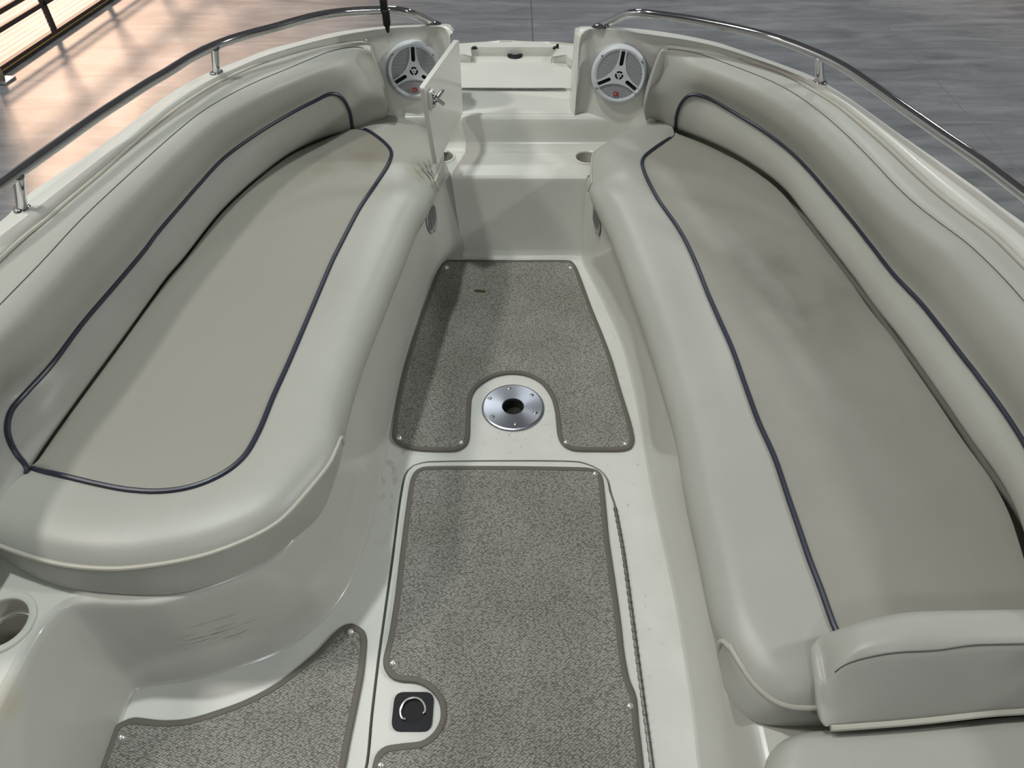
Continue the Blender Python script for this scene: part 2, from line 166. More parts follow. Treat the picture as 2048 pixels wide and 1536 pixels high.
def loft(rows, sub=4, bm=None, sharp=()):
    """rows: lists of N points each; curved interpolation across the rows."""
    bm = bm or bmesh.new()
    N = len(rows[0])
    grid = []
    for r in range(len(rows) - 1):
        lin = r in sharp
        k = 1 if lin else sub
        for j in range(k):
            t = j / k
            line = []
            for i in range(N):
                b, c = rows[r][i], rows[r + 1][i]
                a = rows[r - 1][i] if r and (r - 1) not in sharp else b * 2 - c
                d = rows[r + 2][i] if r + 2 < len(rows) and (r + 1) not in sharp else c * 2 - b
                l0, l1, l2 = (b - a).length, (c - b).length, (d - c).length
                if l0 > 1e-7: a = b + (a - b) * min(1, l1 / l0)
                if l2 > 1e-7: d = c + (d - c) * min(1, l1 / l2)
                line.append(cr(a, b, c, d, t) if not lin else b.lerp(c, t))
            grid.append(line)
    grid.append(rows[-1])
    vs = [[bm.verts.new(p) for p in line] for line in grid]
    for r in range(len(vs) - 1):
        for i in range(N - 1):
            try: bm.faces.new((vs[r][i], vs[r][i + 1], vs[r + 1][i + 1], vs[r + 1][i]))
            except ValueError: pass
    return bm

def tube(pts, r, seg=10, closed=False, bm=None, flat=1.0, cap=True, up=None):
    bm = bm or bmesh.new()
    pts = vl(pts)
    n = len(pts)
    rings = []
    nrm = None
    for i in range(n):
        a = pts[(i - 1) % n] if closed or i else pts[i]
        b = pts[(i + 1) % n] if closed or i < n - 1 else pts[i]
        t = (b - a)
        if t.length < 1e-9: t = V((0, 0, 1))
        t.normalize()
        if up is not None:
            side = t.cross(V(up))
            side.normalize()
            nrm = side.cross(t)
        elif nrm is None:
            h = V((0, 0, 1)) if abs(t.z) < .9 else V((1, 0, 0))
            side = t.cross(h); side.normalize()
            nrm = side.cross(t)
        else:
            nrm = nrm - t * nrm.dot(t)
            nrm.normalize()
            side = t.cross(nrm)
        rr = r[i] if isinstance(r, (list, tuple)) else r
        rings.append([bm.verts.new(pts[i] + side * (math.cos(6.28318 * k / seg) * rr) + nrm * (math.sin(6.28318 * k / seg) * rr * flat)) for k in range(seg)])
    for i in range(n if closed else n - 1):
        A, B = rings[i], rings[(i + 1) % n]
        for k in range(seg):
            bm.faces.new((A[k], A[(k + 1) % seg], B[(k + 1) % seg], B[k]))
    if cap and not closed:
        bm.faces.new(rings[0][::-1]); bm.faces.new(rings[-1])
    return bm

def lathe(prof, seg=40, bm=None, M=None):
    bm = bm or bmesh.new()
    rings = []
    for (r, z) in prof:
        if r < 1e-6:
            rings.append([bm.verts.new((0, 0, z))])
        else:
            rings.append([bm.verts.new((r * math.cos(6.283185 * k / seg), r * math.sin(6.283185 * k / seg), z)) for k in range(seg)])
    new = [v for g in rings for v in g]
    for A, B in zip(rings[:-1], rings[1:]):
        for k in range(seg):
            a0, a1 = A[k % len(A)], A[(k + 1) % len(A)]
            b0, b1 = B[k % len(B)], B[(k + 1) % len(B)]
            f = []
            for v in (a0, a1, b1, b0):
                if v not in f: f.append(v)
            if len(f) > 2:
                try: bm.faces.new(f)
                except ValueError: pass
    if M is not None:
        for v in new: v.co = M @ v.co
    return bm

def plate(outer, holes, z0, z1, bm=None, M=None, bevel=0):
    """flat plate with holes: outline in 2D, top at z1, edges down to z0."""
    bm = bm or bmesh.new()
    loops = [outer] + list(holes)
    pts, edges = [], []
    for lp in loops:
        b = len(pts)
        pts += [V((p[0], p[1])) for p in lp]
        edges += [(b + i, b + (i + 1) % len(lp)) for i in range(len(lp))]
    vs, es, fs, ov, oe, of = delaunay_2d_cdt(pts, edges, [], 1 if not holes else 1, 1e-6)
    def inside(p, lp):
        c = False
        n = len(lp)
        for i in range(n):
            x1, y1 = lp[i][0], lp[i][1]
            x2, y2 = lp[(i + 1) % n][0], lp[(i + 1) % n][1]
            if (y1 > p[1]) != (y2 > p[1]) and p[0] < (x2 - x1) * (p[1] - y1) / (y2 - y1) + x1: c = not c
        return c
    top = [bm.verts.new((v.x, v.y, z1)) for v in vs]
    new = top[:]
    for f in fs:
        c = (vs[f[0]] + vs[f[1]] + vs[f[2]]) / 3
        if not inside(c, outer) or any(inside(c, h) for h in holes): continue
        bm.faces.new([top[i] for i in f])
    if z0 != z1:
        for lp in loops:
            a = [bm.verts.new((p[0], p[1], z1 - bevel)) for p in lp]
            b = [bm.verts.new((p[0], p[1], z0)) for p in lp]
            new += a + b
            n = len(lp)
            for i in range(n):
                bm.faces.new((a[i], a[(i + 1) % n], b[(i + 1) % n], b[i]))
    if M is not None:
        for v in new: v.co = M @ v.co
    bmesh.ops.remove_doubles(bm, verts=bm.verts[:], dist=1e-5)
    return bm

def offset2(loop, d):
    """offset a closed 2D loop; positive d moves it inwards for a counter-clockwise loop."""
    n = len(loop)
    area = sum(loop[i][0] * loop[(i + 1) % n][1] - loop[(i + 1) % n][0] * loop[i][1] for i in range(n))
    s = 1 if area > 0 else -1
    out = []
    for i in range(n):
        a, b = V(loop[(i - 1) % n][:2]), V(loop[(i + 1) % n][:2])
        t = (b - a); t.normalize()
        out.append(V(loop[i][:2]) + V((-t.y, t.x)) * (d * s))
    return out

def circle2(cx, cy, r, n=32, ry=None, a0=0):
    ry = ry or r
    return [(cx + r * math.cos(a0 + 6.283185 * i / n), cy + ry * math.sin(a0 + 6.283185 * i / n)) for i in range(n)]

def capsule2(x0, y0, x1, y1, r, n=8):
    a = math.atan2(y1 - y0, x1 - x0)
    p = [(x1 + r * math.cos(a - 1.5708 + 3.14159 * i / n), y1 + r * math.sin(a - 1.5708 + 3.14159 * i / n)) for i in range(n + 1)]
    p += [(x0 + r * math.cos(a + 1.5708 + 3.14159 * i / n), y0 + r * math.sin(a + 1.5708 + 3.14159 * i / n)) for i in range(n + 1)]
    return p

def box(lo, hi, bm=None, bev=0, M=None):
    b2 = bmesh.new()
    bmesh.ops.create_cube(b2, size=1)
    lo, hi = V(lo), V(hi)
    for v in b2.verts:
        v.co = V(((v.co.x + .5) * (hi.x - lo.x) + lo.x, (v.co.y + .5) * (hi.y - lo.y) + lo.y, (v.co.z + .5) * (hi.z - lo.z) + lo.z))
    if bev:
        bmesh.ops.bevel(b2, geom=b2.edges[:], offset=bev, segments=3, profile=.5, affect='EDGES')
    if M is not None: b2.transform(M)
    if bm is None: return b2
    me = bpy.data.meshes.new('tmp'); b2.to_mesh(me); b2.free()
    bm.from_mesh(me); bpy.data.meshes.remove(me)
    return bm

def frame(origin, normal, up=(0, 0, 1), roll=0):
    n = V(normal); n.normalize()
    x = V(up).cross(n); x.normalize()
    y = n.cross(x)
    M = Matrix(((x.x, y.x, n.x, origin[0]), (x.y, y.y, n.y, origin[1]), (x.z, y.z, n.z, origin[2]), (0, 0, 0, 1)))
    return M @ Matrix.Rotation(R(roll), 4, 'Z')

def bvh_of(*objs):
    vs, fs = [], []
    for o in objs:
        b = len(vs)
        off = V((0, 0, 0))
        p = o
        while p is not None:
            off = off + V(p.location); p = p.parent
        vs += [v.co + off for v in o.data.vertices]
        fs += [[b + i for i in p.vertices] for p in o.data.polygons]
    return BVHTree.FromPolygons(vs, fs)

def snap(pts, tree, lift, toward=(0, 0, 1.57)):
    out = []
    for p in pts:
        loc, n, i, d = tree.find_nearest(p)
        if n.dot(V(toward) - loc) < 0: n = -n
        out.append(loc + n * lift)
    return out

EYE = V((0, 0, 1.57))
def drape(pts, tree, lift):
    """lay a seam on a padded surface, coming from above and inboard"""
    out = []
    for p in vl(pts):
        d = (p - EYE).normalized()
        loc, n, i, dist = tree.ray_cast(EYE, d)
        if loc is None or (loc - p).length > .06:
            loc, n, i, dist = tree.find_nearest(p)
        if n.dot(EYE - loc) < 0: n = -n
        out.append(loc + n * lift)
    return out

# ------------------------------------------------------------------ materials
def mat(name, color, rough=.5, metal=0, spec=.5, coat=0, bump=0, bscale=200, var=0, vscale=4, vcolor=None, trans=0):
    m = bpy.data.materials.new(name)
    m.use_nodes = True
    nt = m.node_tree
    b = nt.nodes['Principled BSDF']
    b.inputs['Base Color'].default_value = (*color, 1)
    b.inputs['Roughness'].default_value = rough
    b.inputs['Metallic'].default_value = metal
    b.inputs['Specular IOR Level'].default_value = spec
    b.inputs['Coat Weight'].default_value = coat
    b.inputs['Coat Roughness'].default_value = .08
    tc = nt.nodes.new('ShaderNodeTexCoord')
    m['tc'] = tc.name
    if bump:
        n = nt.nodes.new('ShaderNodeTexNoise')
        n.inputs['Scale'].default_value = bscale
        n.inputs['Detail'].default_value = 3
        nt.links.new(tc.outputs['Object'], n.inputs['Vector'])
        bp = nt.nodes.new('ShaderNodeBump')
        bp.inputs['Strength'].default_value = bump
        bp.inputs['Distance'].default_value = .002
        nt.links.new(n.outputs['Fac'], bp.inputs['Height'])
        nt.links.new(bp.outputs['Normal'], b.inputs['Normal'])
    if var:
        n = nt.nodes.new('ShaderNodeTexNoise')
        n.inputs['Scale'].default_value = vscale
        n.inputs['Detail'].default_value = 5
        n.inputs['Roughness'].default_value = .6
        nt.links.new(tc.outputs['Object'], n.inputs['Vector'])
        rp = nt.nodes.new('ShaderNodeValToRGB')
        rp.color_ramp.elements[0].position = .35
        rp.color_ramp.elements[1].position = .65
        c2 = vcolor or tuple(c * (1 - var) for c in color)
        rp.color_ramp.elements[0].color = (*c2, 1)
        rp.color_ramp.elements[1].color = (*color, 1)
        nt.links.new(n.outputs['Fac'], rp.inputs['Fac'])
        nt.links.new(rp.outputs['Color'], b.inputs['Base Color'])
    return m

def stain(m, spots):
    """wear marks: each spot = (centre, radii, colour, noise scale xyz, threshold, strength)"""
    nt = m.node_tree
    b = nt.nodes['Principled BSDF']
    tc = nt.nodes[m['tc']]
    for spot in spots:
        c, rad, col, sc, th, st = spot[:6]
        rot = spot[6] if len(spot) > 6 else 0
        src = b.inputs['Base Color'].links[0].from_socket if b.inputs['Base Color'].links else None
        mp = nt.nodes.new('ShaderNodeMapping')
        mp.inputs['Location'].default_value = [-c[i] / rad[i] for i in range(3)]
        mp.inputs['Scale'].default_value = [1 / r for r in rad]
        nt.links.new(tc.outputs['Object'], mp.inputs['Vector'])
        ln = nt.nodes.new('ShaderNodeVectorMath'); ln.operation = 'LENGTH'
        nt.links.new(mp.outputs['Vector'], ln.inputs[0])
        mr = nt.nodes.new('ShaderNodeMapRange')
        mr.inputs['From Min'].default_value = 1
        mr.inputs['From Max'].default_value = .3
        nt.links.new(ln.outputs['Value'], mr.inputs['Value'])
        m2 = nt.nodes.new('ShaderNodeMapping')
        m2.inputs['Scale'].default_value = sc
        m0 = nt.nodes.new('ShaderNodeMapping'); m0.inputs['Rotation'].default_value = (0, 0, R(rot))
        nt.links.new(tc.outputs['Object'], m0.inputs['Vector'])
        nt.links.new(m0.outputs['Vector'], m2.inputs['Vector'])
        ns = nt.nodes.new('ShaderNodeTexNoise')
        ns.inputs['Scale'].default_value = 1
        ns.inputs['Detail'].default_value = 4
        nt.links.new(m2.outputs['Vector'], ns.inputs['Vector'])
        m3 = nt.nodes.new('ShaderNodeMapRange')
        m3.inputs['From Min'].default_value = th
        m3.inputs['From Max'].default_value = th + (.06 if max(sc) >= 40 else .32)
        m3.inputs['To Max'].default_value = st
        nt.links.new(ns.outputs['Fac'], m3.inputs['Value'])
        mu = nt.nodes.new('ShaderNodeMath'); mu.operation = 'MULTIPLY'
        nt.links.new(mr.outputs['Result'], mu.inputs[0])
        nt.links.new(m3.outputs['Result'], mu.inputs[1])
        mx = nt.nodes.new('ShaderNodeMix'); mx.data_type = 'RGBA'
        nt.links.new(mu.outputs['Value'], mx.inputs['Factor'])
        if src: nt.links.new(src, mx.inputs['A'])
        else: mx.inputs['A'].default_value = b.inputs['Base Color'].default_value
        mx.inputs['B'].default_value = (*col, 1)
        nt.links.new(mx.outputs['Result'], b.inputs['Base Color'])
    return m

M = {}
M['vinyl'] = mat('off_white_vinyl', (.445, .445, .405), .40, bump=.10, bscale=420, var=.08, vscale=3.0)
M['vinyl_seat_left'] = mat('off_white_vinyl_border', (.43, .435, .395), .40, bump=.10, bscale=420, var=.08, vscale=3.0)
M['vinyl_dirty'] = mat('yellowed_seat_vinyl', (.345, .332, .295), .46, bump=.10, bscale=420, var=.10, vscale=2.6, vcolor=(.31, .297, .26))
M['vinyl_dirty_left'] = mat('yellowed_seat_vinyl_left', (.315, .305, .265), .46, bump=.10, bscale=420, var=.10, vscale=2.6, vcolor=(.31, .297, .26))
M['welt'] = mat('cream_welt', (.50, .48, .42), .45)
M['piping'] = mat('navy_piping', (.022, .025, .045), .38)
M['stitch'] = mat('dark_seam', (.10, .10, .09), .8)
M['crack'] = mat('seam_dirt', (.06, .05, .035), .9)
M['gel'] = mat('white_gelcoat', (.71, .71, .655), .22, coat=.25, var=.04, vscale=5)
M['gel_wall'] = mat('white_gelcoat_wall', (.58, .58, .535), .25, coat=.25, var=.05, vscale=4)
M['gel_floor'] = mat('white_gelcoat_floor', (.74, .74, .70), .5, spec=.35, var=.06, vscale=9)
M['gel_gun'] = mat('white_gelcoat_gunwale', (.70, .70, .65), .3, coat=.2, var=.04, vscale=5)
M['chrome'] = mat('polished_stainless', (.62, .62, .63), .07, metal=1)
M['steel'] = mat('stainless_screw', (.42, .41, .38), .3, metal=1)
M['snap'] = mat('nickel_snap', (.86, .85, .82), .34, metal=1)
M['alu'] = mat('brushed_aluminium', (.43, .45, .50), .34, metal=1)
M['alu'].node_tree.nodes['Principled BSDF'].inputs['Anisotropic'].default_value = .75
M['black'] = mat('black_plastic', (.010, .011, .016), .5, spec=.2)
M['black2'] = mat('black_rubber', (.012, .012, .013), .6, spec=.25)
M['dark'] = mat('dark_cavity', (.02, .018, .016), .8)
M['binding'] = mat('taupe_binding', (.135, .125, .105), .65, bump=.3, bscale=300)
M['spk'] = mat('white_speaker_plastic', (.60, .63, .67), .4)
M['red'] = mat('red_badge', (.32, .03, .035), .4)
M['badgetext'] = mat('badge_text', (.75, .55, .52), .5)
M['vent'] = mat('grey_vent_plastic', (.36, .36, .35), .4)
M['cupin'] = mat('cup_well_plastic', (.50, .47, .42), .4)
M['hinge'] = mat('weathered_hinge', (.22, .215, .205), .45, metal=.6, var=.4, vscale=90)
M['twig'] = mat('dry_twig', (.13, .09, .04), .9)
M['crumb'] = mat('dark_crumb', (.035, .028, .02), .9)
# grime and scuffs
stain(M['vinyl_seat_left'], [((.325, .65, .10), (.09, .07, .09), (.30, .28, .20), (14, 14, 14), .30, .5),
                             ((.352, .652, .09), (.062, .066, .08), (.022, .026, .02), (20, 110, 20), .52, .95, 48)])
stain(M['gel_wall'], [((-.60, .69, .14), (.09, .08, .07), (.10, .095, .08), (14, 14, 190), .57, .8),
                      ((-.875, .47, .285), (.05, .07, .06), (.55, .42, .24), (8, 8, 8), .35, .6)])
stain(M['vinyl_dirty'], [((.12, .05, .10), (.22, .30, .1), (.22, .205, .175), (9, 9, 9), .36, .7)])
stain(M['vinyl_dirty_left'], [((.08, .7, .1), (.28, .22, .1), (.25, .23, .17), (10, 10, 10), .36, .6),
                              ((.02, .78, .1), (.06, .10, .1), (.13, .125, .12), (22, 22, 22), .45, .6)])
stain(M['gel_floor'], [((.02, 1.36, 0), (.20, .16, .03), (.34, .30, .23), (60, 60, 60), .62, .4),
                       ((.32, 1.30, 0), (.09, .9, .05), (.33, .27, .18), (50, 30, 50), .64, .4),
                       ((-.32, 1.6, 0), (.09, .7, .05), (.33, .25, .15), (40, 20, 50), .56, .5)])

def carpet_mat():
    m = bpy.data.materials.new('woven_marine_carpet')
    m.use_nodes = True
    m['tc'] = 'Texture Coordinate'
    nt = m.node_tree
    b = nt.nodes['Principled BSDF']
    b.inputs['Roughness'].default_value = .9
    b.inputs['Specular IOR Level'].default_value = .15
    tc = nt.nodes.new('ShaderNodeTexCoord')
    mp = nt.nodes.new('ShaderNodeMapping')
    mp.inputs['Rotation'].default_value = (0, 0, R(33))
    mp.inputs['Scale'].default_value = (1, 1.75, 1)
    nt.links.new(tc.outputs['Object'], mp.inputs['Vector'])
    vo = nt.nodes.new('ShaderNodeTexVoronoi')
    vo.feature = 'F1'
    vo.inputs['Scale'].default_value = 150
    vo.inputs['Randomness'].default_value = .5
    nt.links.new(mp.outputs['Vector'], vo.inputs['Vector'])
    rp = nt.nodes.new('ShaderNodeValToRGB')
    e = rp.color_ramp.elements
    e[0].position = .18; e[0].color = (.45, .44, .40, 1)
    e[1].position = .72; e[1].color = (.13, .127, .118, 1)
    nt.links.new(vo.outputs['Distance'], rp.inputs['Fac'])
    n = nt.nodes.new('ShaderNodeTexNoise')
    n.inputs['Scale'].default_value = 6
    n.inputs['Detail'].default_value = 6
    nt.links.new(tc.outputs['Object'], n.inputs['Vector'])
    n2 = nt.nodes.new('ShaderNodeValToRGB')
    n2.color_ramp.elements[0].position = .35; n2.color_ramp.elements[0].color = (.84, .83, .80, 1)
    n2.color_ramp.elements[1].position = .65; n2.color_ramp.elements[1].color = (1, 1, 1, 1)
    nt.links.new(n.outputs['Fac'], n2.inputs['Fac'])
    mx = nt.nodes.new('ShaderNodeMix'); mx.data_type = 'RGBA'; mx.blend_type = 'MULTIPLY'
    mx.inputs['Factor'].default_value = 1
    nt.links.new(rp.outputs['Color'], mx.inputs['A'])
    nt.links.new(n2.outputs['Color'], mx.inputs['B'])
    nt.links.new(mx.outputs['Result'], b.inputs['Base Color'])
    bp = nt.nodes.new('ShaderNodeBump')
    bp.invert = True
    bp.inputs['Strength'].default_value = .7
    bp.inputs['Distance'].default_value = .002
    nt.links.new(vo.outputs['Distance'], bp.inputs['Height'])
    nt.links.new(bp.outputs['Normal'], b.inputs['Normal'])
    return m
M['carpet'] = stain(carpet_mat(), [((0, 0, 0), (6, 6, 6), (.04, .035, .03), (55, 55, 55), .735, .85), ((0, 0, 0), (6, 6, 6), (.30, .28, .23), (3, 3, 3), .58, .25)])

def grille_mat():
    m = bpy.data.materials.new('perforated_grille')
    m.use_nodes = True
    nt = m.node_tree
    b = nt.nodes['Principled BSDF']
    b.inputs['Roughness'].default_value = .45
    tc = nt.nodes.new('ShaderNodeTexCoord')
    # staggered round holes: two offset square lattices
    def holes(off):
        mp = nt.nodes.new('ShaderNodeMapping')
        mp.inputs['Scale'].default_value = (1 / .0046, 1 / .0080, 0)
        mp.inputs['Location'].default_value = (off, off, 0)
        nt.links.new(tc.outputs['Object'], mp.inputs['Vector'])
        fr = nt.nodes.new('ShaderNodeVectorMath'); fr.operation = 'FRACTION'
        nt.links.new(mp.outputs['Vector'], fr.inputs[0])
        sb = nt.nodes.new('ShaderNodeVectorMath'); sb.operation = 'SUBTRACT'
        sb.inputs[1].default_value = (.5, .5, 0)
        nt.links.new(fr.outputs['Vector'], sb.inputs[0])
        ml = nt.nodes.new('ShaderNodeVectorMath'); ml.operation = 'MULTIPLY'
        ml.inputs[1].default_value = (.0046, .0080, 0)
        nt.links.new(sb.outputs['Vector'], ml.inputs[0])
        ln = nt.nodes.new('ShaderNodeVectorMath'); ln.operation = 'LENGTH'
        nt.links.new(ml.outputs['Vector'], ln.inputs[0])
        return ln.outputs['Value']
    a, c = holes(0), holes(.5)
    mn = nt.nodes.new('ShaderNodeMath'); mn.operation = 'MINIMUM'
    nt.links.new(a, mn.inputs[0]); nt.links.new(c, mn.inputs[1])
    lt = nt.nodes.new('ShaderNodeMath'); lt.operation = 'LESS_THAN'
    lt.inputs[1].default_value = .00165
    nt.links.new(mn.outputs['Value'], lt.inputs[0])
    mx = nt.nodes.new('ShaderNodeMix'); mx.data_type = 'RGBA'
    mx.inputs['A'].default_value = (.58, .60, .63, 1)
    mx.inputs['B'].default_value = (.012, .012, .014, 1)
    nt.links.new(lt.outputs['Value'], mx.inputs['Factor'])
    nt.links.new(mx.outputs['Result'], b.inputs['Base Color'])
    return m
M['grille'] = grille_mat()

# ------------------------------------------------------------------ boat shell
boat = thing('boat_hull', 'white moulded bowrider hull and liner that the seats, carpets and rails sit in', 'boat')

# side walls of the two bench bases: (bottom) and (top) stations from bow to stern
LB = [(-.166, 2.145), (-.205, 2.137), (-.245, 2.09), (-.280, 1.965), (-.307, 1.806), (-.328, 1.611), (-.339, 1.45), (-.346, 1.313), (-.351, 1.15), (-.362, .98), (-.385, .868), (-.424, .788), (-.504, .712), (-.6386, .6575), (-.724, .640), (-.77, .634), (-.797, .622), (-.805, .590), (-.807, .468), (-.81, .2), (-.81, -.55)]
LT = [(-.197, 2.176), (-.235, 2.166), (-.272, 2.11), (-.302, 1.975), (-.330, 1.806), (-.352, 1.611), (-.365, 1.45), (-.372, 1.313), (-.380, 1.15), (-.392, .97), (-.413, .85), (-.450, .766), (-.521, .7136), (-.6505, .6625), (-.7306, .661), (-.785, .663), (-.825, .652), (-.850, .612), (-.860, .50), (-.864, .2), (-.864, -.55)]
RB = [(.246, 2.145), (.262, 2.07), (.286, 1.98), (.312, 1.87), (.348, 1.687), (.360, 1.55), (.366, 1.40), (.368, 1.143), (.3766, .937), (.382, .788), (.379, .56), (.373, .468), (.37, .2), (.37, -.55)]
RT = [(.244, 2.176), (.254, 2.07), (.266, 1.98), (.282, 1.87), (.320, 1.687), (.345, 1.55), (.364, 1.40), (.378, 1.143), (.390, .937), (.394, .788), (.396, .56), (.397, .44), (.397, .2), (.397, -.55)]
NS = 150
def side_wall(B, T, s, name):
    b = [V((x, y, 0)) for x, y in B]; t = [V((x, y, .30)) for x, y in T]
    # same station parameter for both
    k = 8
    bd, td = dense(b, k), dense(t, k)
    n = len(bd)
    rows = [[], [], [], [], [], []]
    for i in range(n):
        a, c = bd[max(0, i - 1)], bd[min(n - 1, i + 1)]
        d = (c - a); d.z = 0; d.normalize()
        nx = V((-d.y, d.x, 0))
        if (nx.x * s) > 0 and abs(nx.x) > abs(nx.y) * .2: nx = -nx
        # nx points into the cockpit
        if nx.y > 0 and abs(nx.x) < .3: nx = -nx
        p, q = bd[i], td[i]
        rows[0].append(p + nx * .008 + V((0, 0, .0003)))
        rows[1].append(p + nx * .003 + V((0, 0, .004)))
        rows[2].append(p + V((0, 0, .024)))
        rows[3].append(p.lerp(q, .93) * 1)
        rows[4].append(q - nx * .004 + V((0, 0, -.006)))
        rows[5].append(q - nx * .017)
    bm = loft(rows, sub=4, sharp=(2,))
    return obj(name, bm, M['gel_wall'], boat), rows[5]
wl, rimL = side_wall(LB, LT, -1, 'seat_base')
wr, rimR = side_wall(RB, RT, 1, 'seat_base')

# cockpit sole with the hatch opening and the pedestal socket cut out
lidp = [(p[0], p[1]) for p in resample(DATA['lid'], 150, True, 8)]
pc = DATA['plate'][0]
gap = offset2(lidp, -.0065)
bm = plate([(-1.1, -.6), (1.1, -.6), (1.1, 2.25), (-1.1, 2.25)], [gap, circle2(pc[0], pc[1], .034)], -.035, 0)
obj('cockpit_sole', bm, M['gel_floor'], boat, smooth=False)
bm = plate(offset2(lidp, -.012), [], -.05, -.034)
obj('hatch_gutter', bm, M['dark'], boat, smooth=False)

# bow step: front wall, tread (one level with the bench bases), riser
xs = [i / 24 for i in range(25)]
def strip(prof, xl, xr, n=24):
    rows = []
    for (y, z, a, b) in prof:
        rows.append([V((a + (b - a) * i / n, y, z)) for i in range(n + 1)])
    return rows
frontw = strip([(2.128, .0006, -.17, .25), (2.138, .006, -.172, .25), (2.147, .028, -.175, .25), (2.165, .282, -.197, .246), (2.1685, .2955, -.199, .246), (2.178, .2999, -.203, .25)], 0, 0)
obj('step_front', loft(frontw, 4, sharp=(2,)), M['gel'], boat)
cups = [(DATA['cupL'][0][0], DATA['cupL'][0][1] - .008), (DATA['cupR'][0][0], DATA['cupR'][0][1] - .008), (-.930, .622)]
CR = (.040, .040, .050)
# liner top at z = .30
rl = [(p.x, p.y) for p in rimL]; rr = [(p.x, p.y) for p in rimR]
lt = [(-1.13, -.55)] + rl[::-1] + [(-.203, 2.178), (.25, 2.178)] + rr + [(1.13, -.55), (1.13, 1.7), (.95, 2.1), (.62, 2.335), (.19, 2.338), (-.19, 2.338), (-.62, 2.335), (-.95, 2.1), (-1.13, 1.7)]
def dedupe(lp):
    out = []
    for p in lp:
        if not out or (V(p) - V(out[-1])).length > .002: out.append(p)
    return out
bm = plate(dedupe(lt), [circle2(c[0], c[1], r) for c, r in zip(cups, CR)], .2995, .2995)
obj('liner_top', bm, M['gel'], boat, smooth=False)

# riser and bow deck
rs = strip([(2.329, .2998, -.36, .36), (2.3325, .3015, -.36, .36), (2.353, .3175, -.36, .36), (2.3575, .325, -.36, .36), (2.366, .385, -.36, .36), (2.372, .402, -.36, .36), (2.388, .4105, -.36, .36)], 0, 0)
obj('bow_riser', loft(rs, 4, sharp=(1,)), M['gel'], boat)
nt_ = DATA['notch']
arc = []
for i in range(41):
    a = math.pi * i / 40
    arc.append((math.cos(a) * .62, 2.36 + math.sin(a) ** .8 * .555))
deck_o = [(-.36, 2.386), (.36, 2.386), (.36, 2.47)] + [p for p in arc[1:-1] if p[1] > 2.5] + [(-.36, 2.47)]
bm = plate(deck_o, [], .30, .4105)
obj('bow_deck', bm, M['gel'], boat, smooth=True)
# raised bow lip round the anchor lid
lip_in = [(.40, 2.60), (.33, 2.70), (nt_[6][0], nt_[6][1]), (nt_[5][0], nt_[5][1]), (nt_[4][0], nt_[4][1]), (nt_[3][0], nt_[3][1]), (nt_[2][0], nt_[2][1]), (nt_[1][0], nt_[1][1]), (nt_[0][0], nt_[0][1]), (-.33, 2.76), (-.40, 2.60)]
lip = [p for p in arc if p[1] > 2.6] + lip_in[::-1]
bm = plate(dedupe(lip), [], .40, .441)
bmesh.ops.bevel(bm, geom=[e for e in bm.edges if all(abs(v.co.z - .441) < 1e-4 for v in e.verts) and len(e.link_faces) == 2 and e.calc_face_angle(0) > .8], offset=.005, segments=2, affect='EDGES')
obj('bow_lip', bm, M['gel'], boat, angle=30)

# gunwales with the speaker bulkheads
def gunwale(inn, crown, out, flange, s):
    def ext(c, dx):
        c = vl(c)
        last = c[-1]
        return c + [V((last.x + dx * .5, (last.y - .5) / 2 - .1, last.z)), V((last.x + dx, -.55, last.z))]
    inn, crown, out = ext(inn, s * .01), ext(crown, s * .01), ext(out, s * .01)
    if flange is None:
        flange = [p + V((s * .012, 0, -.025)) for p in out]
    else:
        flange = ext(flange, s * .01)
    # pillar: run on forwards beside the gap
    def fwd(c, x, y):
        return [V((s * x, y, c[0].z - .012)), V((s * (x - .002), (y + c[0].y) * .5, c[0].z - .004))] + c
    inn = fwd(inn, .200, 2.476); crown = fwd(crown, .208, 2.482)
    out = fwd(out, .216, 2.488); flange = fwd(flange, .220, 2.492)
    N = 260
    I, K, O, Fl = (resample(c, N) for c in (inn, crown, out, flange))
    low = []
    for i, p in enumerate(I):
        a, c = I[max(0, i - 2)], I[min(N - 1, i + 2)]
        d = c - a; d.z = 0; d.normalize()
        nx = V((-d.y, d.x, 0)) * (1 if s < 0 else -1)   # into the cockpit
        if nx.dot(V((0, 1.2, 0)) - V((p.x, p.y, 0))) < 0 and i > 10: nx = -nx
        k = .004 + .05 * max(0, min(1, (i - 8) / 8))
        k += (-.03 - k) * max(0, min(1, (abs(p.x) - .47) / .06))
        q = p + nx * k; q.z = .285
        low.append(q)
    low = smooth_pts(low, 6)
    top_in = [p + (k - p) * .12 + V((0, 0, -.012)) for p, k in zip(I, K)]
    r1 = [p.lerp(k, .35) + V((0, 0, .004)) for p, k in zip(I, K)]
    drop = [o + V((0, 0, -.022)) + (f - o) * .12 for o, f in zip(O, Fl)]
    fl2 = [f + V((s * .006, 0, -.012)) for f in Fl]
    hull = [V((f.x * .93, f.y - .03, -.15)) for f in Fl]
    keel = [V((f.x * .55, f.y * .92 - .15, -.62)) for f in Fl]
    bm = loft([low, top_in, r1, K, O], 5, sharp=(0,))
    obj('gunwale', bm, M['gel_gun'], boat, angle=60)
    bm = loft([O, drop, Fl, fl2, hull, keel], 3, sharp=(0, 1, 2, 3, 4))
    obj('hull_side', bm, M['gel_gun'], boat, angle=50)
    return low, I
lowL, inL = gunwale(DATA['gunL_in'], DATA['gunL_crown'], DATA['gunL_out'], DATA['gunL_flange'], -1)
lowR, inR = gunwale(DATA['gunR_in'], DATA['gunR_crown'], DATA['gunR_out'], None, 1)
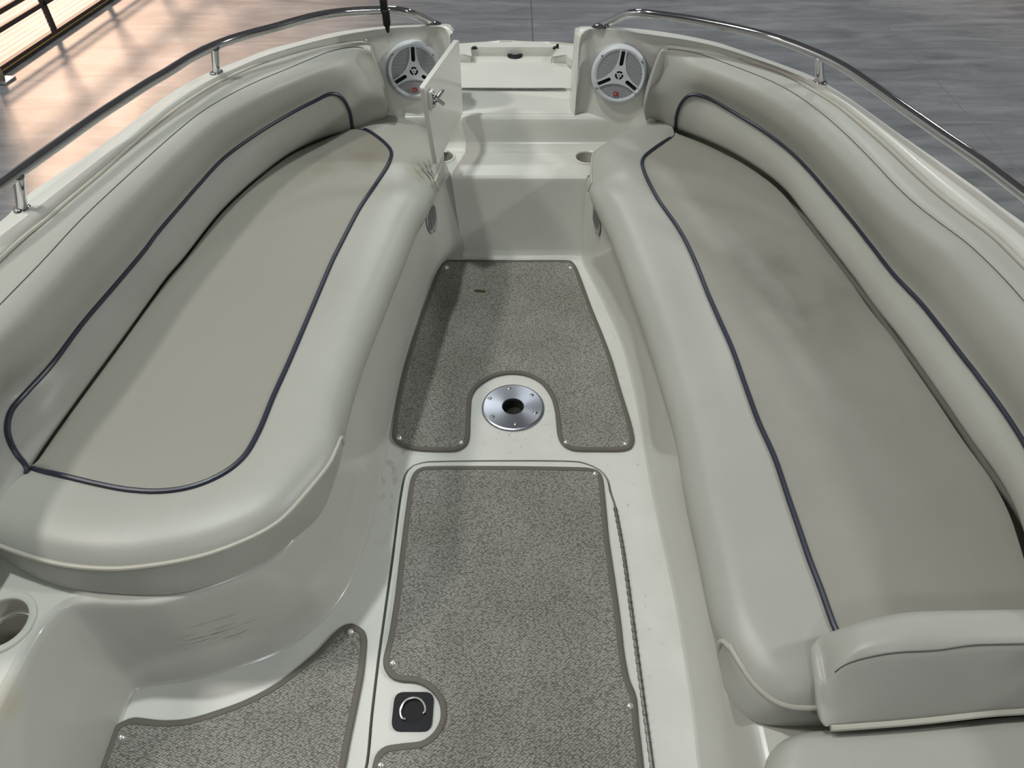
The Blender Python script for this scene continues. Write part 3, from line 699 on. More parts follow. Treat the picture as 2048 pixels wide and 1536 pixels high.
# blunt bow skin under the deck
rows = []
for k, z, f in ((0, .405, 1), (1, .2, .99), (2, -.2, .94), (3, -.62, .75)):
    rows.append([V((x * f, 2.36 + (y - 2.36) * f, z)) for x, y in arc])
obj('bow_skin', loft(rows, 3), M['gel_gun'], boat)

# ------------------------------------------------------------------ deck fittings
lid = thing('anchor_locker_lid', 'white anchor locker lid on the bow deck beyond the walkthrough', 'locker lid', (0, 2.68, .4105))
n = nt_
lo = [(-.215, 2.562), (.215, 2.562), (.215, n[6][1] - .03), (n[6][0] - .005, n[6][1] - .012), (n[5][0], n[5][1] - .008), (n[4][0] - .008, n[4][1] - .008), (n[3][0] - .02, n[3][1] - .014), (n[2][0] + .02, n[2][1] - .014), (n[1][0] + .018, n[1][1] - .008), (n[0][0], n[0][1] - .008), (-.215, n[0][1] - .008)]
bm = plate(lo, [], .4108, .4165)
bmesh.ops.bevel(bm, geom=[e for e in bm.edges if all(abs(v.co.z - .4165) < 1e-4 for v in e.verts) and len(e.link_faces) == 2 and e.calc_face_angle(0) > .8], offset=.002, segments=2, affect='EDGES')
obj('lid_panel', bm, M['gel'], lid, angle=30)
a, b = DATA['deck_hinge']
bm = tube([V((a[0] - .02, a[1], .4165)), V((b[0], b[1], .4165))], .0026, 8)
for i in range(36):
    x = a[0] - .015 + (b[0] - a[0]) * i / 35
    tube([V((x, a[1], .4165)), V((x + .006, a[1], .4165))], .0031, 8, bm=bm)
obj('hinge', bm, M['hinge'], lid)
d = DATA['decklatch'][0]
bm = lathe([(0, .4185), (.012, .4185), (.014, .4215), (.026, .4225), (.029, .4195), (.029, .417), (.026, .4166)], 32, M=Matrix.Translation((d[0], d[1], 0)))
hl = obj('pull_latch', bm, M['black'], lid)
for (x, y, z), lab in zip(DATA['deckfit'], ('small black bow eye fitting on the left of the bow lip', 'small black bow eye fitting with a raised tab on the right of the bow lip')):
    t = thing('deck_fitting', lab, 'deck fitting', (x, y, .441))
    bm = lathe([(0, .447), (.006, .447), (.011, .445), (.012, .441)], 16, M=Matrix.Translation((x, y, 0)))
    obj('base', bm, M['black2'], t)
    if 'tab' in lab:
        obj('tab', box((x + .002, y - .004, .444), (x + .012, y + .004, .456), bev=.002), M['black2'], t)

# ------------------------------------------------------------------ cup holders
for (cx, cy), r, lab in zip(cups, CR, ('white cup holder half hidden behind the open walkthrough panel', 'white cup holder tucked behind the bow end of the right bench', 'white cup holder ring in the ledge at the lower left')):
    t = thing('cup_holder', lab, 'cup holder', (cx, cy, .30), 'recessed cup holders')
    w = .007 if r < .045 else .012
    bm = lathe([(r - .003, .2985), (r - .002, .3025), (r + .001, .3045), (r + w - .002, .304), (r + w, .3015), (r + w, .3001)], 48, M=Matrix.Translation((cx, cy, 0)))
    obj('rim', bm, M['gel'], t)
    bm = lathe([(r - .002, .3025), (r - .004, .29), (r - .008, .215), (r - .012, .21), (0, .21)], 40, M=Matrix.Translation((cx, cy, 0)))
    obj('well', bm, M['cupin'], t)
    if r > .045:
        bm = lathe([(r - .012, .262), (r - .004, .262), (r - .004, .256), (r - .013, .256), (r - .013, .262)], 40, M=Matrix.Translation((cx, cy, 0)))
        obj('inner_ring', bm, M['gel'], t)

# ------------------------------------------------------------------ seat cushions
def hsec(p, q, side):
    d = q - p; d.z = 0; d.normalize()
    return d

def make_seat(side, label):
    sx = -1 if side == 'L' else 1
    t = thing('bench_seat_cushion', label, 'cushion', (sx * .6, 1.4, .30), 'bow bench seat cushions')
    N = 200
    pip = resample(DATA['seat%s_piping' % side], N)
    inn = resample(DATA['seat%s_innercrease' % side], N)
    if side == 'R':
        pass
    # centre panel: crease -> piping, slightly crowned
    mid = [a.lerp(b, .5) + V((0, 0, .010)) for a, b in zip(inn, pip)]
    back = []
    for i in range(N):
        d = inn[i] - pip[i]; d.z = 0
        L_ = d.length
        d = d / L_ if L_ > 1e-4 else V((0, 0, 0))
        back.append(inn[i] + d * min(.012, L_) + V((0, 0, -.035)))
    panel = obj('centre_panel', loft([back, inn, mid, pip], 5), M['vinyl_dirty' if side == 'R' else 'vinyl_dirty_left'], t)
    # outer edge
    bow = vl(DATA['seat%s_outer_bow' % side])
    lowin = vl(DATA['seat%s_low_in' % side])
    welt = vl(DATA['seat%s_welt' % side])
    near = vl(DATA['seat%s_low_near' % side])
    win = [p + V((sx * .006, 0, .030)) for p in lowin]
    bin_ = [V((p.x + sx * .014, p.y, .305)) for p in lowin]
    Wc = bow + win + welt
    low_bow = [p + V((0, .0, -.074)) for p in bow]
    Bc = low_bow + bin_ + near
    Gc = [p + V((0, 0, -.035)) for p in bow] + lowin + [a.lerp(b, .5) for a, b in zip(resample(welt, 14), resample(near, 14))]
    if side == 'R':
        # run the border on below the end bolster
        Wc = Wc + [V((.80, .44, .374))]; Bc = Bc + [V((.80, .444, .302))]; Gc = Gc + [V((.80, .438, .34))]
    nb = len(bow)
    # piecewise resample so that bow / inboard / near sections correspond
    def pieces(c, cuts, ns):
        d_ = dense(c, 12)
        idx = [0] + [k * 12 for k in cuts] + [len(d_) - 1]
        out = []
        for a, b, n_ in zip(idx[:-1], idx[1:], ns):
            seg = d_[a:b + 1]
            acc = [0]
            for i in range(1, len(seg)): acc.append(acc[-1] + (seg[i] - seg[i - 1]).length)
            j = 0
            for i in range(n_):
                s_ = acc[-1] * i / n_
                while j < len(acc) - 2 and acc[j + 1] < s_: j += 1
                e = acc[j + 1] - acc[j]
                out.append(seg[j].lerp(seg[j + 1], (s_ - acc[j]) / e if e > 1e-9 else 0))
        out.append(d_[-1])
        return out
    cutsW = [nb, nb + len(lowin) - 1]
    ns = (40, 90, 70)
    W = smooth_pts(pieces(Wc, cutsW, ns), 3)
    B = smooth_pts(pieces(Bc, cutsW, ns), 3)
    G = smooth_pts(pieces(Gc, cutsW, ns), 3)
    n2 = len(W)
    # piping points that face each outer station: by matching arc parameters at three marks
    P_ = vl(pip)
    if side == 'L':
        marks = [0, int(N * .17), int(N * .64), N - 1]
    else:
        marks = [0, int(N * .18), int(N * .93), N - 1]
    PP = []
    bnd = [0, ns[0], ns[0] + ns[1], n2 - 1]
    for i in range(n2):
        for k in range(3):
            if bnd[k] <= i <= bnd[k + 1]:
                f = (i - bnd[k]) / (bnd[k + 1] - bnd[k])
                x = marks[k] + f * (marks[k + 1] - marks[k]); break
        j = min(N - 2, int(x))
        PP.append(P_[j].lerp(P_[j + 1], x - j))
    PP = smooth_pts(PP, 6)
    PP[0], PP[-1] = P_[0], P_[-1]
    # keep the seam exact: snap to the piping polyline
    inward = []
    for i in range(n2):
        d = PP[i] - W[i]; d.z = 0
        inward.append((d / d.length, d.length) if d.length > 1e-4 else (V((0, 0, 0)), 0))
    inward = [(v, l) for v, l in inward]
    T = [W[i] + inward[i][0] * min(.030, inward[i][1] * .5) + V((0, 0, .024)) for i in range(n2)]
    Mid = [PP[i].lerp(T[i], .5) + V((0, 0, .007)) for i in range(n2)]
    Bulge = [G[i] - inward[i][0] * .003 for i in range(n2)]
    Bt = [B[i] + inward[i][0] * .012 for i in range(n2)]
    bm = loft([PP, Mid, T, W, Bulge, B, Bt], 4)
    border = obj('padded_border', bm, M['vinyl_seat_left' if side == 'L' else 'vinyl'], t)
    tree = bvh_of(panel, border)
    lim = pip if side == 'L' else pip
    bm = tube(snap(lim, tree, .0022), .0056, 8, up=None)
    obj('navy_piping', bm, M['piping'], t)
    # cream welt round the bow end and round the near end
    tree = bvh_of(border)
    w1 = [W[i] for i in range(0, ns[0] + 1)]
    down = [w1[-1].lerp(lowin[0], k / 6) for k in range(1, 7)]
    bm = tube(snap(w1 + down, tree, .001), .0042, 8)
    obj('welt', bm, M['welt'], t)
    w2 = [W[i] for i in range(ns[0] + ns[1] + 1, n2)]
    hook = vl(DATA['hook' + side])
    bm = tube(snap(smooth_pts(resample(hook + w2[5:], 150), 2), tree, .001), .0044, 8)
    obj('welt', bm, M['welt'], t)
    return t
seatL = make_seat('L', 'left bench seat cushion with rounded near end, yellowed centre panel and navy piping')
seatR = make_seat('R', 'right bench seat cushion running back under the end bolster, with navy piping')

# ------------------------------------------------------------------ backrests
def make_back(side, label):
    sx = -1 if side == 'L' else 1
    t = thing('back_cushion', label, 'cushion', (sx * .95, 1.4, .388), 'bow bench back cushions')
    N = 180
    def get(k, y, dx=0):
        c = vl(DATA['%s%s_%s' % ('seat' if k == 'crease' else 'back', side, k)])
        if c[0].y > c[-1].y: c = c[::-1]      # stern -> bow
        if c[0].y > y + .05:
            c = [V((c[0].x + dx, y, c[0].z))] + c
        return smooth_pts(resample(c, N), 3)
    y0 = .60 if side == 'L' else .49
    cz, pz, sz, wz = get('crease', y0), get('piping', y0, -.01 * 1), get('stitch', y0), get('welt', y0)
    def inw(a, b):
        d = a - b; d.z = 0
        return d.normalized() if d.length > 1e-5 else V((-sx, 0, 0))
    D_ = []
    for i in range(N):
        a, b = sz[max(0, i - 3)], sz[min(N - 1, i + 3)]
        d = b - a; d.z = 0; d.normalize()
        nx = V((d.y, -d.x, 0)) * (-sx)
        if nx.dot(V((0, 1.0, 0)) - sz[i]) < 0: nx = -nx
        D_.append(nx)
    D_ = smooth_pts(D_, 6)
    q_ = int(N * .86)
    D_ = [D_[min(i, q_)].normalized() for i in range(N)]
    og, zg = (.008, .398) if side == 'R' else (.003, .394)
    cz = [V((c.x, c.y, zg)) - D_[i] * og for i, c in enumerate(cz)]
    tuck = [c - D_[i] * .03 for i, c in enumerate(cz)]
    lowb = [cz[i].lerp(pz[i], .5) + D_[i] * .010 for i in range(N)]
    tp = [1 - .7 * max(0, (i - (N - 16)) / 16) for i in range(N)]
    sh = [sz[i] + D_[i] * .034 * tp[i] + V((0, 0, -.026)) for i in range(N)]
    up_ = [pz[i].lerp(sh[i], .55) + D_[i] * .010 * tp[i] for i in range(N)]
    top = [sz[i].lerp(wz[i], .5) + V((0, 0, .006)) for i in range(N)]
    wz = [wz[i] + D_[i] * .002 for i in range(N)]
    behind = [wz[i] + D_[i] * .003 + V((0, 0, -.05)) for i in range(N)]
    rows = [tuck, cz, lowb, pz, up_, sh, sz, top, wz, behind]
    # rounded bow end: last stations shrink towards the section's middle and turn back
    for k in (.5, 1, 2):
        for r in rows:
            e = r[N - 1]
            r.append(e + V((-sx * .003 * min(k, 1), .014 * k, (.52 - e.z) * .06 * k)))
    # plain back and a closed near end
    rows = [list(r) for r in rows]
    rows += [[V((p.x, p.y, min(p.z, .41))) for p in rows[-1]], list(rows[0])]
    cen = sum((r[0] for r in rows), V()) / len(rows)
    for f, adv in ((.96, .006), (.6, .012), (.0, .013)):
        for r in rows:
            q = cen + (r[0] - cen) * 1 if f == .96 else r[1]
        firsts = [r[0] if f == .96 else r[{.6: 1, .0: 2}[f]] for r in rows]
        for r, e in zip(rows, firsts):
            r.insert(0, cen + (e - cen) * f + V((0, -adv, 0)))
    bm = loft(rows, 4, sharp=(len(rows) - 2, len(rows) - 3))
    cov = obj('cushion_cover', bm, M['vinyl'], t, angle=85)
    tree = bvh_of(cov)
    pl = resample(DATA['back%s_pipe_line' % side], 220)
    obj('navy_piping', tube(smooth_pts(drape(pl, tree, .0015), 2), .0056, 8), M['piping'], t)
    st = [p for p in sz[4:N - 3]]
    obj('top_seam', tube(drape(st, tree, .0002), .0011, 6), M['stitch'], t)
    ww = wz[:N - 2]
    obj('welt', tube(smooth_pts([p + V((0, 0, .009)) + D_[min(i, N - 1)] * .005 for i, p in enumerate(snap(ww, tree, .001))], 6), .0048, 8), M['welt'], t)
    return t
backL = make_back('L', 'left bench backrest following the hull side, navy piping loop, beside the sunlit floor')
backR = make_back('R', 'right bench backrest following the hull side, navy piping loop, below the right rail')

# ------------------------------------------------------------------ end bolster and pad, lower right
bol = thing('end_bolster', 'off-white end bolster with top stitching across the near end of the right bench', 'bolster', (.75, .44, .38))
N = 80
def bres(k): return smooth_pts(resample(DATA['bolster_' + k], N), 2)
w_, f_, s_, t_ = bres('welt'), bres('face'), bres('stitch'), bres('top')
b1 = [p + V((0, .040, -.012)) for p in t_]
b2 = [V((p.x, p.y + .058, max(p.z - .07, .425))) for p in t_]
b1 = [V((p.x, p.y, max(p.z, .432))) for p in b1]
b3 = [V((p.x, p.y + .058, .420)) for p in t_]
u_ = [V((p.x, p.y + .012, .388)) for p in w_]
rows = [u_, w_, f_, s_, t_, b1, b2, b3]
cen = sum((r[0] for r in rows), V()) / len(rows)
for f, adv in ((.98, .003), (.88, .007), (.55, .010), (.0, .011)):
    for r in rows:
        r.insert(0, cen + (r[-N] - cen) * f + V((-adv, 0, 0)))
cov = obj('cushion_cover', loft(rows, 4), M['vinyl'], bol, angle=85)
tree = bvh_of(cov)
obj('welt', tube([p + V((0, -.003, 0)) for p in w_[5:]], .0050, 8), M['welt'], bol)
st = resample(DATA['bolster_stitch'], 120)
obj('top_seam', tube(smooth_pts(drape(st[6:], tree, .0004), 8), .0010, 6), M['stitch'], bol)

pad = thing('helm_seat_pad', 'smooth pale vinyl pad with a rounded corner at the lower right, below the end bolster', 'seat pad', (.8, .2, .30))
pe = vl(DATA['pad_edge'])
loop = [(.387, -.12), (.387, .1), (.387, .24)] + [(p.x, p.y) for p in pe[1:]] + [(1.02, .30), (1.02, -.12)]
loop = dedupe(loop)
lp3 = []
for i, p in enumerate(loop):
    q = loop[(i + 1) % len(loop)]
    k = max(1, int((V(q) - V(p)).length / .012))
    lp3 += [V(p).lerp(V(q), j / k) for j in range(k)]
for _ in range(6):
    lp3 = [lp3[i] * .5 + (lp3[i - 1] + lp3[(i + 1) % len(lp3)]) * .25 for i in range(len(lp3))]
rows = []
for ins, z in ((.014, .3005), (.002, .315), (-.002, .335), (.001, .355), (.010, .372), (.028, .383), (.05, .386)):
    r = [V((p.x, p.y, z)) for p in offset2(lp3, ins)]
    rows.append(r + [r[0]])
bm = loft(rows, 3)
top = [bm.verts.new((p.x, p.y, .386)) for p in rows[-1][:-1]]
bm.faces.new(top)
bmesh.ops.remove_doubles(bm, verts=bm.verts[:], dist=1e-5)
obj('pad_cover', bm, M['vinyl'], pad)

# ------------------------------------------------------------------ rails
def make_rail(side, label):
    sx = -1 if side == 'L' else 1
    pts = vl(DATA['rail' + side])
    t = thing('grab_rail', label, 'rail', pts[0 if side == 'R' else -1], 'bow grab rails')
    if side == 'L': pts = [V((-1.16, .9, .745)), V((-1.165, .5, .745))][::-1] + pts
    else: pts = pts + [V((1.13, .9, .745)), V((1.14, .5, .745))]
    obj('rail_tube', tube(smooth_pts(resample(pts, 260), 22), .0125, 16), M['chrome'], t)
    gt = bvh_of(*[o for o in boat.children if o.name.startswith('gunwale')])
    e = drape([DATA['railEnd' + side][0]], gt, .001)[0]
    bm = lathe([(0, .0085), (.012, .0085), (.017, .005), (.021, .002), (.021, -.001), (0, -.001)], 24, M=Matrix.Translation(e) @ Matrix.Scale(1.35, 4, (1, 0, 0)))
    obj('end_flange', bm, M['chrome'], t)
    P = vl(DATA['posts' + side])
    for i in range(0, len(P), 2):
        a, b = drape([P[i]], gt, .001)[0], P[i + 1]
        po = obj('post', tube([a, a.lerp(b, .5), b], .0118 if i else .0118, 16), M['chrome'], t)
        bm = lathe([(0, .007), (.0125, .007), (.018, .004), (.0195, .001), (.0195, -.001), (0, -.001)], 24, M=Matrix.Translation(a))
        obj('post_flange', bm, M['chrome'], po)
    return t
railL = make_rail('L', 'polished steel bow rail on the left gunwale, in front of the sunlit floor')
railR = make_rail('R', 'polished steel bow rail on the right gunwale, in front of the grey floor')

clip = thing('strap_clip', 'black plastic strap clip hanging on the left bow rail', 'clip', (-.385, 2.37, .745))
a, b = vl(DATA['clip'])
def rel(k): return a.lerp(b, k)
ax = V((-.384, 2.362, 0))
bm = box((ax.x - .011, ax.y - .013, .742), (ax.x + .009, ax.y + .014, .782), bev=.004)
obj('upper_jaw', bm, M['black2'], clip)
bm = box((ax.x - .008, ax.y - .016, .705), (ax.x + .014, ax.y + .003, .752), bev=.005)
lathe([(0, .685), (.004, .685), (.009, .708), (0, .708)], 12, bm=bm, M=Matrix.Translation((ax.x + .003, ax.y - .006, 0)))
obj('lower_jaw', bm, M['black2'], clip)

# ------------------------------------------------------------------ walkthrough panel
g = vl(DATA['gate'])
gate = thing('walkthrough_panel', 'white hinged walkthrough panel standing open against the left speaker', 'panel', g[3])
xdir = (g[1] - g[0]); xdir.z = 0; xdir.normalize()
nrm = V((xdir.y, -xdir.x, 0))        # towards the gap
lp = [g[0], g[1], g[2], g[3]]
w2 = [(0, .664), ((g[1] - g[0]).dot(xdir), .664), ((g[2] - g[0]).dot(xdir), .425), ((g[3] - g[0]).dot(xdir) , .392)]
# rounded corners
def roundpoly(pts, r, n=5):
    out = []
    k = len(pts)
    for i in range(k):
        p, a, b = V(pts[i]), V(pts[i - 1]), V(pts[(i + 1) % k])
        u, v = (a - p).normalized(), (b - p).normalized()
        s, e = p + u * r, p + v * r
        for j in range(n + 1):
            q = j / n
            out.append(tuple((s.lerp(p, q)).lerp(p.lerp(e, q), q)))
    return out
MG = Matrix(((xdir.x, 0, nrm.x, g[0].x), (xdir.y, 0, nrm.y, g[0].y), (0, 1, nrm.z, 0), (0, 0, 0, 1)))
bm = plate(roundpoly(w2, .012), [], -.014, 0, M=MG)
ol = roundpoly(w2, .012)
vs = [bm.verts.new(MG @ V((p[0], p[1], -.014))) for p in ol]
bm.faces.new(vs)
bmesh.ops.remove_doubles(bm, verts=bm.verts[:], dist=1e-5)
obj('panel_board', bm, M['gel'], gate, smooth=True, angle=30)
def gp(x, z, o): return MG @ V((x, z, o))
lat = obj('latch_block', box((.020, .588, 0), (.050, .642, .012), bev=.002, M=MG), M['gel'], gate)
bm = box((.0235, .594, .012), (.0465, .636, .0145), bev=.001, M=MG)
lathe([(0, .014), (.008, .013), (.0105, .007), (.0105, 0)], 16, bm=bm, M=MG @ Matrix.Translation((.036, .618, .0145)))
tube([gp(.036, .620, .024), gp(.046, .632, .034), gp(.050, .640, .040)], [.0062, .0058, .0042], 10, bm=bm)
tube([gp(.036, .616, .024), gp(.044, .604, .034), gp(.046, .598, .038)], [.0062, .0056, .0058], 10, bm=bm)
tube([gp(.030, .604, .014), gp(.030, .604, .022)], [.0085, .0075], 12, bm=bm)
obj('wing_latch', bm, M['chrome'], lat)

# ------------------------------------------------------------------ speakers
def make_speaker(side, label, M4):
    loc = M4.translation
    t = thing('speaker', label, 'speaker', (0, 0, 0), 'round marine speakers')
    t.matrix_world = M4
    def add(name, bm, m, parent=None, smooth=True, angle=35):
        me = bpy.data.meshes.new(name)
        bmesh.ops.recalc_face_normals(bm, faces=bm.faces[:])
        bm.to_mesh(me); bm.free()
        if smooth:
            me.polygons.foreach_set('use_smooth', [True] * len(me.polygons))
            try: me.set_sharp_from_angle(angle=R(angle))
            except Exception: pass
        me.materials.append(m)
        o = bpy.data.objects.new(name, me); C.objects.link(o); o.parent = parent or t
        return o
    Ro = .0905
    add('outer_ring', lathe([(Ro, -.012), (Ro, .004), (Ro - .004, .010), (Ro - .010, .013), (.074, .011), (.072, .008), (.072, .004)], 64), M['spk'])
    add('cone', lathe([(.073, .003), (.04, -.004), (.02, -.006), (0, -.006)], 40), M['dark'])
    # tri-arm frame with concave flanks, slots and the tweeter openings
    out = []
    for k in range(3):
        a = R(90 + 120 * k)
        ca, sa = math.cos(a), math.sin(a)
        def pt(r, s_): return (ca * r - sa * s_, sa * r + ca * s_)
        out += [pt(.078, -.0115), pt(.078, .0115)]
        nxt = R(90 + 120 * (k + 1))
        p0 = V(pt(.078, .0115)); 
        p3 = V((math.cos(nxt) * .078 + math.sin(nxt) * .0115, math.sin(nxt) * .078 - math.cos(nxt) * .0115))
        m_ = a + R(60)
        c = V((math.cos(m_) * .004, math.sin(m_) * .004))
        for j in range(1, 16):
            q = j / 16
            out.append(tuple(p0 * (1 - q) ** 2 + c * 2 * q * (1 - q) + p3 * q * q))
    holes = []
    for k in range(3):
        a = R(90 + 120 * k)
        holes.append(capsule2(math.cos(a) * .0345, math.sin(a) * .0345, math.cos(a) * .0735, math.sin(a) * .0735, .0062))
    for k in range(3):
        a0 = R(-90 + 120 * k + 9); a1 = R(-90 + 120 * (k + 1) - 9)
        arc_ = [(math.cos(a0 + (a1 - a0) * i / 10) * .0135, math.sin(a0 + (a1 - a0) * i / 10) * .0135) for i in range(11)]
        arc_ += [(math.cos(a1 - (a1 - a0) * i / 10) * .0072, math.sin(a1 - (a1 - a0) * i / 10) * .0072) for i in range(11)]
        holes.append(arc_)
    add('tri_arm_frame', plate(out, holes, .006, .0125), M['spk'], smooth=False)
    add('tweeter', lathe([(0, .0135), (.003, .0133), (.0045, .0127)], 16), M['vent'])
    add('tweeter_cup', lathe([(.0175, .0062), (.006, .005), (0, .005)], 24), M['black2'])
    # perforated grilles: three lens-shaped domes between the arms
    for k in range(3):
        m_ = R(150 + 120 * k)
        gl = []
        a = R(90 + 120 * k); b_ = R(90 + 120 * (k + 1))
        p0 = V((math.cos(a) * .076 - math.sin(a) * .0108, math.sin(a) * .076 + math.cos(a) * .0108))
        p3 = V((math.cos(b_) * .076 + math.sin(b_) * .0108, math.sin(b_) * .076 - math.cos(b_) * .0108))
        c = V((math.cos(m_) * .001, math.sin(m_) * .001))
        for j in range(17):
            q = j / 16
            gl.append(tuple(p0 * (1 - q) ** 2 + c * 2 * q * (1 - q) + p3 * q * q))
        b0, b1 = math.atan2(p3.y, p3.x), math.atan2(p0.y, p0.x)
        while b1 > b0: b1 -= 6.283185
        for j in range(1, 16):
            an = b0 + (b1 - b0) * j / 16
            gl.append((math.cos(an) * .0765, math.sin(an) * .0765))
        add('grille', plate(gl, [], .006, .0095), M['grille'], smooth=False)
    for deg in (38, 142, 218, 322):
        x, y = math.cos(R(deg)) * .0815, math.sin(R(deg)) * .0815
        add('screw', lathe([(0, .0138), (.0016, .0142), (.0032, .0138), (.0036, .012)], 12, M=Matrix.Translation((x, y, 0))), M['steel'])
    bd = add('badge', box((-.0072, -.0645, .0095), (.0072, -.0515, .0135), bev=.0008), M['red'])
    cu = bpy.data.curves.new('lettering', 'FONT')
    cu.body = 'JBL'; cu.size = .0062; cu.align_x = 'CENTER'; cu.align_y = 'CENTER'; cu.extrude = .0002
    tmp = bpy.data.objects.new('tmp', cu); C.objects.link(tmp)
    bpy.context.view_layer.update()
    me = bpy.data.meshes.new_from_object(tmp.evaluated_get(bpy.context.evaluated_depsgraph_get()))
    bpy.data.objects.remove(tmp)
    me.materials.clear(); me.materials.append(M['badgetext'])
    o = bpy.data.objects.new('lettering', me); C.objects.link(o)
    o.parent = bd; o.location = (0, -.058, .0137)
    return t

def on_bulkhead(low, top, x, z):
    best = None
    for i in range(len(low)):
        f = (z - low[i].z) / (top[i].z - low[i].z)
        p = low[i].lerp(top[i], f)
        if p.y < 2.1: continue
        if best is None or abs(p.x - x) < best[0]: best = (abs(p.x - x), i, p)
    i = best[1]
    du = (low[i + 4].lerp(top[i + 4], .7) - low[i - 4].lerp(top[i - 4], .7)).normalized()
    dv = (top[i] - low[i]).normalized()
    nn = du.cross(dv).normalized()
    if nn.y > 0: nn = -nn
    return best[2], nn
for side, low, top, sp_, lab, roll in (('L', lowL, inL, DATA['speakers'][0], 'round white speaker with a three-arm grille, left, partly behind the open panel', -2), ('R', lowR, inR, DATA['speakers'][1], 'round white speaker with a three-arm grille on the right bulkhead, fully in view', -5)):
    p, nn = on_bulkhead(low, top, sp_[0], sp_[2])
    print('speaker', side, p, nn)
    p = p + V((-.006 if side == 'L' else -.003, 0, 0))
    make_speaker(side, lab, frame(p + nn * .012, nn, (0, 0, 1), roll))

# ------------------------------------------------------------------ vents
for (x, y, z), s, lab in ((DATA['vents'][0], 1, 'oval grey louvred vent in the left bench base'), (DATA['vents'][1], -1, 'oval grey louvred vent in the right bench base')):
    tree = bvh_of(wl if s > 0 else wr)
    q, nn, _, _ = tree.ray_cast(EYE, (V((x, y, z)) - EYE).normalized())
    if nn.x * s < 0: nn = -nn
    t = thing('louvre_vent', lab, 'vent', (0, 0, 0), 'louvred vents')
    Mv = frame(q + nn * .0035, nn, (0, 0, 1), 0)
    slots = []
    for i in range(-3, 4):
        h = math.sqrt(max(0, 1 - (i * .0095 / .038) ** 2)) * .036
        dx = i * .0095
        slots.append(capsule2(dx - h * .30, -h * .9, dx + h * .30, h * .9, .0028, 4))
    o = obj('vent_plate', plate(circle2(0, 0, .041, 40, .053), slots, 0, .0028, M=Mv), M['vent'], t, smooth=False)
    obj('duct', plate(circle2(0, 0, .039, 40, .051), [], 0, .0010, M=Mv), M['dark'], t, smooth=False)
    for yy in (.048, -.048):
        obj('screw', lathe([(0, .0050), (.003, .0045), (.0042, .0028)], 12, M=Mv @ Matrix.Translation((0, yy, 0))), M['steel'], t)

# ------------------------------------------------------------------ carpets
def make_carpet(name, key, z, label, snaps, group):
    pts = resample(DATA[key], 320, True, 8)
    lp = [(p.x, p.y) for p in pts]
    c = sum((V(p) for p in lp), V((0, 0))) / len(lp)
    t = thing('carpet_mat', label, 'carpet', (c.x, c.y, z), group)
    inn = offset2(lp, .004)
    obj('pile', plate([tuple(p) for p in inn], [], z + .0004, z + .007), M['carpet'], t, smooth=False)
    path = offset2(lp, .0065)
    obj('bound_edge', tube([V((p.x, p.y, z + .0052)) for p in path], .0075, 8, closed=True, flat=.62, up=(0, 0, 1)), M['binding'], t)
    for (x, y, _) in DATA[snaps]:
        obj('snap', lathe([(0, z + .0135), (.003, z + .0131), (.006, z + .0112), (.0082, z + .0078), (.0085, z + .0072)], 20, M=Matrix.Translation((x, y, 0))), M['snap'], t)
    return t
make_carpet('bow', 'carpet_bow', .0, 'grey woven snap-in carpet near the bow with a notch round the steel socket', 'snaps_bow', 'snap-in carpets')
# floor hatch
hl = thing('floor_hatch', 'long white floor hatch lid with a piano hinge on its right, under the middle carpet', 'hatch', (0, .9, 0))
bm = plate(lidp, [], -.033, .005)
bmesh.ops.bevel(bm, geom=[e for e in bm.edges if all(abs(v.co.z - .005) < 1e-4 for v in e.verts) and len(e.link_faces) == 2 and e.calc_face_angle(0) > .8], offset=.0035, segments=2, affect='EDGES')
obj('lid_panel', bm, M['gel_floor'], hl, angle=35)
hp = resample(DATA['hinge'], 120)
bm = tube(hp, .0042, 8)
for i in range(0, 118, 3):
    tube([hp[i], hp[i].lerp(hp[i + 2], .8)], .0055, 8, bm=bm)
obj('piano_hinge', bm, M['hinge'], hl)
lc = V(DATA['latch'][4])
lat = obj('flush_latch', plate(roundpoly([(lc.x - .041, lc.y - .039), (lc.x + .041, lc.y - .039), (lc.x + .041, lc.y + .039), (lc.x - .041, lc.y + .039)], .02), [circle2(lc.x, lc.y + .001, .0275, 32)], .004, .010), M['black'], hl, smooth=False)
obj('latch_cup', lathe([(.0275, .010), (.0268, .0065), (0, .006)], 32, M=Matrix.Translation((lc.x, lc.y + .001, 0))), M['black2'], lat)
ring = [V((lc.x + math.cos(R(a)) * .0255, lc.y + .001 + math.sin(R(a)) * .0255, .0112)) for a in range(-5, 222, 7)]
ring = [ring[0] + V((-.004, -.003, -.002))] + ring + [ring[-1] + V((.006, -.001, -.002))]
obj('pull_ring', tube(ring, .0025, 8), M['snap'], lat)
make_carpet('hatch', 'carpet_hatch', .005, 'grey woven snap-in carpet on the long floor hatch, notched round the black latch', 'snaps_hatch', 'snap-in carpets')
make_carpet('left', 'carpet_left', .0, 'grey woven snap-in carpet at the lower left with a curved edge along the bench base', 'snaps_left', 'snap-in carpets')

